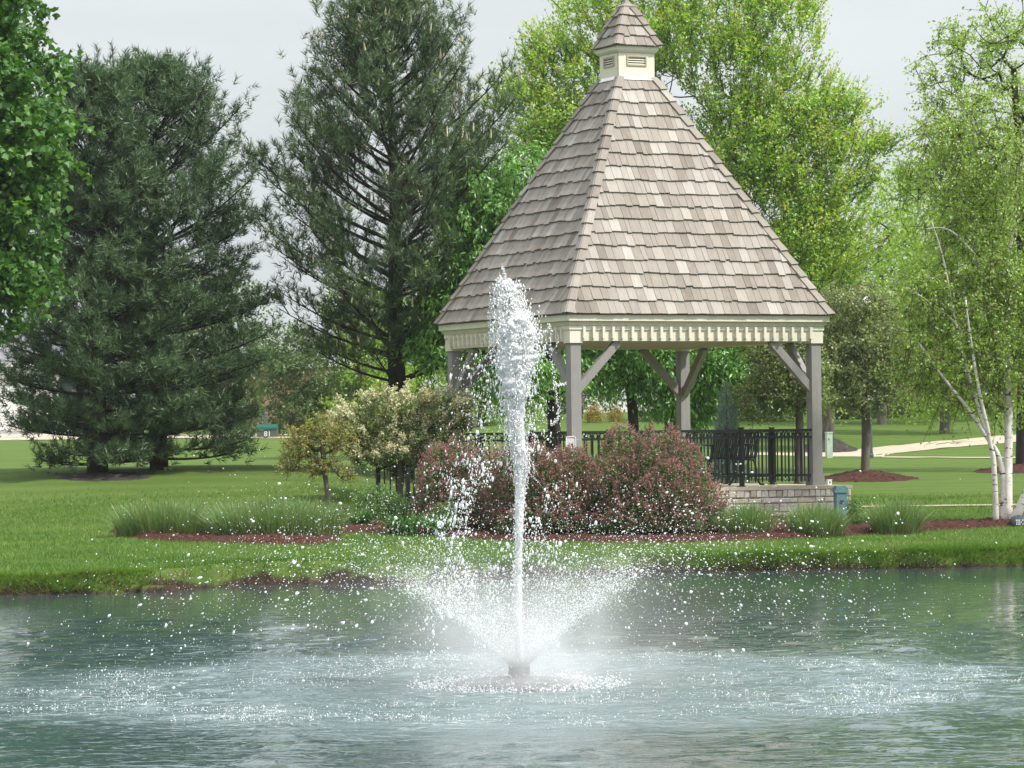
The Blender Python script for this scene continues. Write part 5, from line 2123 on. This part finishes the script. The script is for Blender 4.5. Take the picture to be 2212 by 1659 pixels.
# a row of clipped dark hedge bushes at the far edge of the right lawn
def bush(name, label, cat, c, r, n, leaf, lmat, group=None, stems=True, shell=3.5, flat=.25, per=3):
    """thing > foliage, stems; centre c at ground level, radii r"""
    root = empty(name, c)
    tag(root, label, cat, group)
    d = unit(rng.standard_normal((n, 3)))
    d[:, 2] = np.abs(d[:, 2]) * 1.1 - flat
    d = unit(d)
    rr = rng.uniform(0, 1, n) ** (1 / shell)
    bump_ = 1 + .13 * vnoise(d[:, 0] * 3 + c[0], d[:, 2] * 3 + d[:, 1] * 2, 5) + .07 * vnoise(d[:, 0] * 8, d[:, 2] * 8 + d[:, 1] * 5, 3)
    P = d * (rr * bump_)[:, None] * np.asarray(r) + np.array([0, 0, r[2] * .35])
    P = P[P[:, 2] > .02]
    P = np.repeat(P, per, 0) + rng.standard_normal((len(P) * per, 3)) * leaf * .8
    D_ = np.repeat(d[:len(P) // per], per, 0)[:len(P)]
    m_ = len(P)
    A = unit(rng.standard_normal((m_, 3))) + np.array([0, 0, .35]) + unit(P) * .5
    N_ = rng.standard_normal((m_, 3)) * .6 + [0, 0, .8] + unit(P) * .6
    mb = MB()
    leaves(mb, P, A, N_, leaf * rng.uniform(.7, 1.3, m_), leaf * .5, .45 + .22 * rng.standard_normal(m_) + .15 * vnoise(P[:, 0] * 4, P[:, 2] * 4))
    mb.build('foliage', lmat, root)
    if stems:
        sb_ = MB()
        for q in range(9):
            a_ = rng.uniform(0, 2 * math.pi)
            e = np.array([math.cos(a_) * r[0] * .6, math.sin(a_) * r[1] * .6, r[2] * .9])
            sb_.tube([[0, 0, -.05], e * [.3, .3, .5], e], [.02, .014, .006], 5, cap=False)
        sb_.build('stems', M['bark_twig'], root)
    return root


hx = [(1800, 906), (1850, 905), (1905, 903), (1965, 901), (2030, 900), (2095, 898), (2160, 896), (2225, 894)]
hn = ['below the right roof corner', 'behind the lamp post', 'right of the crabapple trunk', 'left of the birch crown', 'under the left birch crown', 'behind the leaning birch stem', 'behind the main birch trunk', 'at the right edge behind the birch']
for (a_, b_), w_ in zip(hx, hn):
    p = hit(a_, b_)
    bush('hedge_bush', 'dark evergreen hedge bush at the far lawn edge ' + w_, 'bush', (p[0], p[1] + .6, p[2] - .05), (.62, .6, .62), 700, .09, M['l_fardark'], 'dark hedge bushes along the far lawn', False)
p = hit(1283, 912)
bush('orange_bush', 'orange-yellow leaved bush beyond the lawn beside the front post', 'bush', (p[0], p[1], p[2] - .05), (.28, .3, .50), 300, .08, M['l_autumn'], None, False)
p = hit(1330, 911)
bush('orange_bush', 'small orange bush beyond the lawn left of the dark trunks', 'bush', (p[0], p[1], p[2] - .05), (.28, .3, .45), 260, .07, M['l_autumn'], None, False)
for a_, w_ in ((1420, 'right of the small orange bush'), (1500, 'left of the rear gazebo post'), (1590, 'behind the blue juniper'), (1680, 'behind the dark crabapple trunk')):
    p = hit(a_, 911)
    bush('hedge_bush', 'dark bush at the far lawn edge ' + w_, 'bush', (p[0], p[1] + .5, p[2] - .05), (.8, .6, .8), 600, .10, M['l_fardark'], 'dark bushes behind the gazebo', False)
for a_, b_, w_ in ((520, 934, 'left of the mailbox'), (640, 932, 'right of the mailbox'), (720, 930, 'left of the flowering crabapple'), (420, 936, 'under the right white pine')):
    p = hit(a_, b_)
    bush('hedge_bush', 'dark bush across the road ' + w_, 'bush', (p[0], p[1] + 2, p[2] - .05), (1.1, .8, 1.0), 700, .11, M['l_fardark'], 'dark bushes across the road', False)

# blue juniper
p = based(1571, 62)
jr = empty('blue_juniper', p)
tag(jr, 'pale blue-green conical juniper beside the rear gazebo post', 'conifer')
mb = MB()
Hj = at(1571, 838, 62)[2] - p[2]
n = 1300
z = Hj * (1 - rng.uniform(0, 1, n) ** .6)
rr_ = (Hj - z) / Hj
rad = .42 * rr_ ** .75 * rng.uniform(.35, 1.1, n)
a_ = rng.uniform(0, 2 * math.pi, n)
P = np.stack([rad * np.cos(a_), rad * np.sin(a_), z], 1)
Dd = np.stack([np.cos(a_) * .45, np.sin(a_) * .45, np.full(n, 1.0)], 1) + rng.normal(0, .15, (n, 3))
tufts(mb, P, Dd, .14, .045, 22, .010, .45 + .2 * rng.standard_normal(n), .9)
mb.build('foliage', M['l_spruce'], jr)
mb = MB()
mb.tube([[0, 0, -.05], [0, 0, Hj * .5], [0, 0, Hj * .95]], [.05, .03, .006], 6)
mb.build('trunk', M['bark_dark'], jr)

# ------------------------------------------------------------------ small flowering trees
p = hit(862, 1092)
D = p[1]
cr_ = empty('flowering_crabapple', p)
tag(cr_, 'small crabapple covered in cream blossom sprays left of the gazebo', 'tree')
tr = np.array([p + [0, 0, -.05], at(862, 1060, D), at(866, 1030, D), at(862, 990, D), at(860, 940, D)]) - p
lob = [lobe(795, 925, D, .58, .6, .46), lobe(870, 895, D, .60, .65, .46), lobe(945, 912, D, .58, .6, .44), lobe(760, 930, D, .36, .5, .32), lobe(860, 985, D, .75, .7, .25), lobe(980, 900, D, .28, .4, .26), lobe(920, 1000, D, .45, .5, .22)]
pts_ = in_lobes([(c - p, r) for c, r in lob], 330, 2.4)
N, par = skeleton(pts_, tr)
tb, cb, fb = MB(), MB(), MB()
limbs(tb, N, par, .006, .062, .5, len(tr))
twig_leaves(cb, N, par, len(tr), 5, .20, 8, .050, .028, .3, .9, .35, (.5, .2), 'quad', tb)
# sprays: upright and arching shoots set with blossom
n = 560
src_ = N[len(tr):][rng.integers(0, len(N) - len(tr), n)]
src_ = src_[src_[:, 2] > .45]
for s_ in src_:
    dr = unit(s_ - np.array([0, 0, .5]) + rng.normal(0, .25, 3) + [0, 0, .55])
    L = rng.uniform(.16, .42)
    K = 16
    q = np.linspace(0, 1, K)
    path = s_ + dr * (L * q)[:, None] - np.array([0, 0, .10]) * (q ** 2)[:, None]
    tb.tube(path[[0, 8, 15]], [.006, .004, .002], 3, cap=False)
    PB_ = np.repeat(path, 5, 0) + rng.normal(0, .026, (K * 5, 3))
    leaves(fb, PB_, rng.normal(0, 1, PB_.shape) + [0, 0, .2], rng.normal(0, 1, PB_.shape) + [0, -.5, .5], rng.uniform(.028, .044, len(PB_)), .032, .5 + .25 * rng.standard_normal(len(PB_)))
    PB_ = np.repeat(path[::2], 3, 0) + rng.normal(0, .02, (24, 3))
    leaves(cb, PB_, rng.normal(0, 1, PB_.shape) + [0, 0, .3], rng.normal(0, .6, PB_.shape) + [0, 0, 1], .045, .024, .65 + .25 * rng.standard_normal(24))
tb.build('trunk', M['bark_grey'], cr_, smooth=True)
cb.build('crown', M['l_cream'], cr_)
fb.build('blossom', M['blossom'], cr_)

p = hit(708, 1094)
D = p[1]
broadleaf('young_crabapple', 'small yellow-leaved tree with a forked trunk left of the blossom tree', 'tree', p,
          np.array([p + [0, 0, -.05], at(707, 1060, D), at(701, 1020, D), at(698, 980, D), at(692, 950, D)]),
          [lobe(650, 960, D, .38, .45, .32), lobe(690, 935, D, .34, .45, .28), lobe(625, 1000, D, .28, .35, .18), lobe(700, 1010, D, .35, .4, .16), lobe(735, 950, D, .25, .35, .25), lobe(745, 1025, D, .15, .2, .10)],
          230, 5, .15, 7, .038, .024, M['l_small'], M['bark_grey'], .042, .006, droop=.3, shell=2.2, upb=.3, tint=(.5, .24), tipbright=.3)


# ------------------------------------------------------------------ shrubs
def lilac(px, py, D, r, label):
    b = on_ground(px, D)
    root = empty('lilac_shrub', b)
    tag(root, label, 'shrub', 'pink lilac shrubs in front of the gazebo')
    n = int(5200 * r[0] * r[2])
    d = unit(rng.standard_normal((n, 3)))
    d[:, 2] = np.abs(d[:, 2]) * 1.15 - .22
    d = unit(d)
    rr = rng.uniform(0, 1, n) ** (1 / 4.0)
    bu = 1 + .22 * vnoise(d[:, 0] * 3 + px, d[:, 2] * 3 + d[:, 1] * 2, 5) + .08 * vnoise(d[:, 0] * 9 + px, d[:, 2] * 9 + d[:, 1] * 5, 3)
    P = d * (rr * bu)[:, None] * np.asarray(r) + [0, 0, r[2] * .30]
    ok = P[:, 2] > .03
    P, rr, d = P[ok], (rr)[ok], d[ok]
    lf = MB()
    PL = np.repeat(P, 5, 0) + rng.normal(0, .045, (len(P) * 5, 3))
    O = np.repeat(d, 5, 0)
    leaves(lf, PL, rng.normal(0, .8, PL.shape) + O + [0, 0, .3], rng.normal(0, .6, PL.shape) + O * .6 + [0, 0, .8], rng.uniform(.028, .050, len(PL)), .026, .45 + .25 * rng.standard_normal(len(PL)))
    fl = MB()
    sel = np.flatnonzero((rr > .80) & (P[:, 2] > r[2] * .18) & (rng.random(len(P)) < .52))
    for i_ in sel:
        up = unit(d[i_] * .6 + [0, 0, .9] + rng.normal(0, .25, 3))
        L = rng.uniform(.07, .13)
        K = 20
        q = rng.uniform(0, 1, K)
        c = P[i_] + d[i_] * .03 + up * (L * q)[:, None] + rng.normal(0, .020, (K, 3)) * (1.15 - q)[:, None]
        leaves(fl, c, rng.normal(0, 1, (K, 3)) + up, rng.normal(0, 1, (K, 3)) + d[i_] * .5, rng.uniform(.016, .028, K), .020, .5 + .25 * rng.standard_normal(K) + rng.normal(0, .1))
    lf.build('foliage', M['l_lilac'], root)
    fl.build('flowers', M['lilac'], root)
    st_ = MB()
    for q in range(14):
        a_ = rng.uniform(0, 2 * math.pi)
        e = np.array([math.cos(a_) * r[0] * .7, math.sin(a_) * r[1] * .7, r[2] * .9])
        st_.tube([[0, 0, -.05], e * [.35, .35, .5], e], [.018, .012, .005], 5, cap=False)
    st_.build('stems', M['bark_twig'], root)
    return root


lilac(992, 1100, 52.5, (.66, .6, 1.02), 'pink flowering lilac shrub left of the fountain jet, beside the blossom tree')
lilac(1190, 1100, 51.5, (.95, .6, 1.10), 'pink flowering lilac shrub right behind the fountain jet')
lilac(1400, 1100, 51.2, (1.0, .65, 1.16), 'largest rounded pink lilac shrub, in front of the railing')


def ograss(px, py, D, rx, ry, h, n, label, group):
    p = on_ground(px, D)
    root = empty('ornamental_grass', p)
    tag(root, label, 'grass clump', group)
    a_ = rng.uniform(0, 2 * math.pi, n)
    r_ = np.sqrt(rng.uniform(0, 1, n))
    C = np.stack([rx * r_ * np.cos(a_), ry * r_ * np.sin(a_), np.zeros(n)], 1)
    C[:, 2] = ground(C[:, 0] + p[0], C[:, 1] + p[1]) - p[2]
    hh = h * rng.uniform(.62, 1.08, n) * (1 - .15 * r_ ** 3)
    out = np.stack([np.cos(a_) * r_ ** 2, np.sin(a_) * r_ ** 2], 1) * .22 * h / .55 + rng.normal(0, .10, (n, 2))
    mb = MB()
    blades(mb, C, hh, out, rng.uniform(.009, .015, n), .50 + .22 * rng.standard_normal(n))
    mb.build('blades', M['l_ograss'], root)
    mb = MB()
    k = n // 3
    sel = rng.integers(0, n, k)
    blades(mb, C[sel] + rng.normal(0, .02, (k, 3)) * [1, 1, 0], hh[sel] * rng.uniform(.2, .5, k), out[sel] * .8 + rng.normal(0, .07, (k, 2)), rng.uniform(.005, .010, k), .5 + .25 * rng.standard_normal(k), 3)
    k = n // 14
    sel = rng.integers(0, n, k)
    blades(mb, C[sel], hh[sel] * rng.uniform(.95, 1.25, k), out[sel] * 1.2 + rng.normal(0, .08, (k, 2)), .005, .8 + .2 * rng.standard_normal(k), 4)
    mb.build('dry_stems', M['dry'], root)
    return root


ograss(362, 1160, 50.6, .76, .32, .58, 2300, 'long clump of ornamental grass on the far left of the bank', 'ornamental grass clumps')
ograss(592, 1172, 50.0, .94, .36, .62, 2900, 'longest ornamental grass clump, left of the daylilies', 'ornamental grass clumps')
ograss(1606, 1145, 51.0, .36, .28, .54, 1400, 'ornamental grass clump against the stone wall beside the pink lilac', 'ornamental grass clumps')
ograss(1762, 1148, 51.1, .38, .28, .54, 1450, 'ornamental grass clump against the stone wall beside the blue-green utility box', 'ornamental grass clumps')
ograss(1934, 1140, 51.6, .34, .27, .58, 1300, 'ornamental grass clump standing alone on the mulch right of the stone wall', 'ornamental grass clumps')


def daylily(px, D, r, n, label):
    p = on_ground(px, D)
    root = empty('daylily_clump', p)
    tag(root, label, 'daylily', 'daylily clumps on the mulch')
    a_ = rng.uniform(0, 2 * math.pi, n)
    r_ = np.sqrt(rng.uniform(0, 1, n)) * r * .55
    C = np.stack([r_ * np.cos(a_), r_ * np.sin(a_) * .7, np.zeros(n) + .03], 1)
    lean = np.stack([np.cos(a_), np.sin(a_)], 1) * rng.uniform(.12, .42, n)[:, None] + rng.normal(0, .06, (n, 2))
    mb = MB()
    blades(mb, C, rng.uniform(.26, .46, n), lean, rng.uniform(.018, .030, n), .45 + .25 * rng.standard_normal(n), 7, 1.7)
    mb.build('leaves', M['l_daylily'], root)
    return root


daylily(768, 52.0, .34, 210, 'daylily clump nearest the long ornamental grass')
daylily(868, 51.0, .38, 240, 'daylily clump in front of the blossom tree trunk')
daylily(940, 51.4, .26, 130, 'small daylily clump at the foot of the left lilac')
for px, D, r, w_ in ((805, 53.2, (.42, .4, .44), 'behind the left daylily clump'), (905, 52.6, (.36, .35, .38), 'right of the blossom tree trunk'), (845, 53.0, (.28, .3, .36), 'left of the blossom tree trunk'),
                     (640, 53.5, (.26, .26, .22), 'behind the long ornamental grass'), (960, 51.9, (.26, .3, .34), 'under the left lilac')):
    bush('boxwood_shrub', 'rounded light green boxwood shrub ' + w_, 'shrub', on_ground(px, D), r, int(1500 * r[0] / .4), .035, M['l_box'], 'boxwood shrubs')
bush('evergreen_shrub', 'small dark evergreen shrub right of the blue-green utility box', 'shrub', on_ground(1838, 52.9), (.20, .2, .34), 700, .035, M['l_box'])

# ------------------------------------------------------------------ houses beyond the road
def house(name, label, px, D, w, dep, h, roof_h, wall, rot, wins, door=None, base_dz=0.0):
    x = ray(px, 940)[0] * D
    z = gz(x, D) + base_dz
    root = empty(name, (x, D, z), rot)
    tag(root, label, 'house')
    mb = MB()
    mb.box((0, 0, h / 2 - .2), (w, dep, h + .4))
    wl_ = mb.build('wall', M[wall], root)
    mb = MB()
    ov = .35
    e = [[-w / 2 - ov, -dep / 2 - ov, h], [w / 2 + ov, -dep / 2 - ov, h], [w / 2 + ov, dep / 2 + ov, h], [-w / 2 - ov, dep / 2 + ov, h]]
    rd = [[-w / 2 + dep * .25, 0, h + roof_h], [w / 2 - dep * .25, 0, h + roof_h]]
    mb.add(e + rd, [[0, 1, 5, 4], [2, 3, 4, 5]])
    mb.f.append(np.array([[1, 2, 5], [3, 0, 4]]))
    mb.f.append(np.array([[3, 2, 1, 0]]))
    mb.build('roof', M['roof_grey'], root)
    for sy in (-1, 1):
        mb = MB()
        mb.box((0, sy * (dep / 2 + ov), h - .06), (w + 2 * ov, .05, .16))
        mb.build('fascia', M['white'], root)
    for (wx, wz, ww, wh) in wins:
        fr = MB()
        fr.box((wx, -dep / 2 - .03, wz), (ww + .16, .06, wh + .16))
        fo_ = fr.build('window', M['white'], root)
        for q in (-1, 1):
            pn = MB()
            pn.box((wx + q * ww / 4, -dep / 2 - .065, wz), (ww / 2 - .05, .02, wh - .05))
            pn.build('pane', M['glass_dark'], fo_)
    if door:
        for q in range(door[3]):
            pn = MB()
            pn.box((door[0], -dep / 2 - .03, .12 + (q + .5) * door[2] / door[3]), (door[1], .05, door[2] / door[3] - .03))
            pn.build('door_panel', M['white'], root)
    return root


house('white_house', 'white house with garage door glimpsed under the left maple', 20, 128, 9, 8, 2.6, 1.6, 'white', .1, [(2.6, 1.6, 1.2, 1.2)], (-1.0, 4.6, 2.2, 4))
house('grey_roofed_house', 'grey-roofed brick house half hidden behind the tall pine', 660, 150, 8, 8, 2.7, 1.5, 'brick', -.1, [(-2.5, 1.6, 1.2, 1.4), (2.2, 1.6, 1.2, 1.4)])
house('brick_house', 'brick house with white window glimpsed behind the birch trunks', 2215, 140, 9, 8, 5.2, 2.6, 'brick', .1, [(-2.9, 3.6, 1.2, 1.5), (-.3, 3.6, 1.2, 1.5), (-2.9, 1.3, 1.2, 1.4)])
house('pale_roofed_house', 'low pale house glimpsed through the gazebo behind the trees', 1330, 150, 10, 8, 2.6, 2.2, 'white', 0, [(-2.5, 1.5, 1.2, 1.2), (2.5, 1.5, 1.2, 1.2)])

# ------------------------------------------------------------------ lawn grass (uncountable blades)
n = 280000
X = rng.uniform(-9.2, 9.2, n)
dd = 0.04 + 17.5 * rng.uniform(0, 1, n) ** 1.35
Y = shore(X) + dd
ok = np.abs(X) < Y * 0.162 + .5
ok &= ~inside(SLAB_POLY, X, Y)
for pb in BEDS:
    ok &= ~inside(pb, X, Y)
X, Y, dd = X[ok], Y[ok], dd[ok]
Z = ground(X, Y)
worn = sstep(2.2, .3, dd) * sstep(.1, .55, vnoise(X * 2.2, Y * 2.2, 21) * .7 + vnoise(X * 6, Y * 6, 22) * .5)
edge_n = .07 + .10 * vnoise(X * 1.3, Y * 1.3, 51) + .05 * vnoise(X * 4, Y * 4, 52)
ok = (Z > np.clip(edge_n, .015, .2)) & (rng.random(len(X)) > worn * .85)
ok &= rng.random(len(X)) < sstep(17.6, 13.0, dd)
X, Y, Z, dd = X[ok], Y[ok], Z[ok], dd[ok]
n = len(X)
shag = sstep(.9, .1, dd)
H_ = rng.uniform(.030, .058, n) * (1 + 1.3 * shag * rng.uniform(.2, 1, n))
az = rng.uniform(0, 2 * math.pi, n)
wv = np.stack([np.cos(az), np.sin(az), 0 * az], 1) * rng.uniform(.0035, .0065, n)[:, None]
ln_ = np.stack([rng.normal(0, .45, n), rng.normal(0, .45, n) - .35 * shag, np.ones(n)], 1) * H_[:, None]
C = np.stack([X, Y, Z - .004], 1)
v = np.stack([C - wv, C + wv, C + ln_], 1)
tn = .42 + .20 * rng.standard_normal(n) + .30 * vnoise(X * .7, Y * .9, 31) + .18 * vnoise(X * 2.6, Y * 2.6, 32)
mb = MB()
mb.add(v.reshape(-1, 3), np.arange(3 * n).reshape(-1, 3), np.repeat(np.clip(tn, 0, 1), 3))
# long unmown tufts hanging over the water's edge, missing where the bank has caved in
n = 42000
X = rng.uniform(-8.4, 9.2, n)
dd = rng.uniform(0.02, 0.42, n)
cave = vnoise(X * 0.75, X * 0 + 2.2, 71) + .6 * vnoise(X * 2.3, X * 0 + 4, 72)
ok = cave < .42
X, dd, cave = X[ok], dd[ok], cave[ok]
Y = shore(X) + dd
Z = ground(X, Y)
ok = Z > .02
X, Y, Z, cave = X[ok], Y[ok], Z[ok], cave[ok]
n = len(X)
H_ = rng.uniform(.06, .15, n) * (1 - .4 * sstep(-.2, .4, cave))
az = rng.uniform(0, 2 * math.pi, n)
wv = np.stack([np.cos(az), np.sin(az), 0 * az], 1) * rng.uniform(.004, .007, n)[:, None]
ln_ = np.stack([rng.normal(0, .4, n), rng.normal(-.75, .35, n), rng.normal(.45, .3, n)], 1) * H_[:, None]
C = np.stack([X, Y, Z], 1)
v = np.stack([C - wv, C + wv, C + ln_], 1)
tn = .50 + .22 * rng.standard_normal(n) + .25 * vnoise(X * 1.1, Y * 1.1, 33)
mb.add(v.reshape(-1, 3), np.arange(3 * n).reshape(-1, 3), np.repeat(np.clip(tn, 0, 1), 3))
tag(mb.build('lawn_grass', M['blade']), 'short green lawn grass growing along the pond bank', 'grass', kind='stuff')

hm = MB()
hm.box((0, 110, 7.2), (420, 300, 19.4))
m = NT('haze_air')
pv = m.n('VolumePrincipled')
pv.inputs['Density'].default_value = 0.0002
pv.inputs['Color'].default_value = (0.93, 0.96, 1.0, 1)
pv.inputs['Anisotropy'].default_value = 0.2
m.l(pv.outputs[0], m.out.inputs['Volume'])
tag(hm.build('haze', m.m), kind='stuff')

tris = sum(sum(len(p.vertices) - 2 for p in o.data.polygons) if len(o.data.polygons) < 2000 else len(o.data.polygons) * (len(o.data.polygons[0].vertices) - 2) for o in bpy.data.objects if o.type == 'MESH')
print('objects', len(bpy.data.objects), 'approx tris', tris)
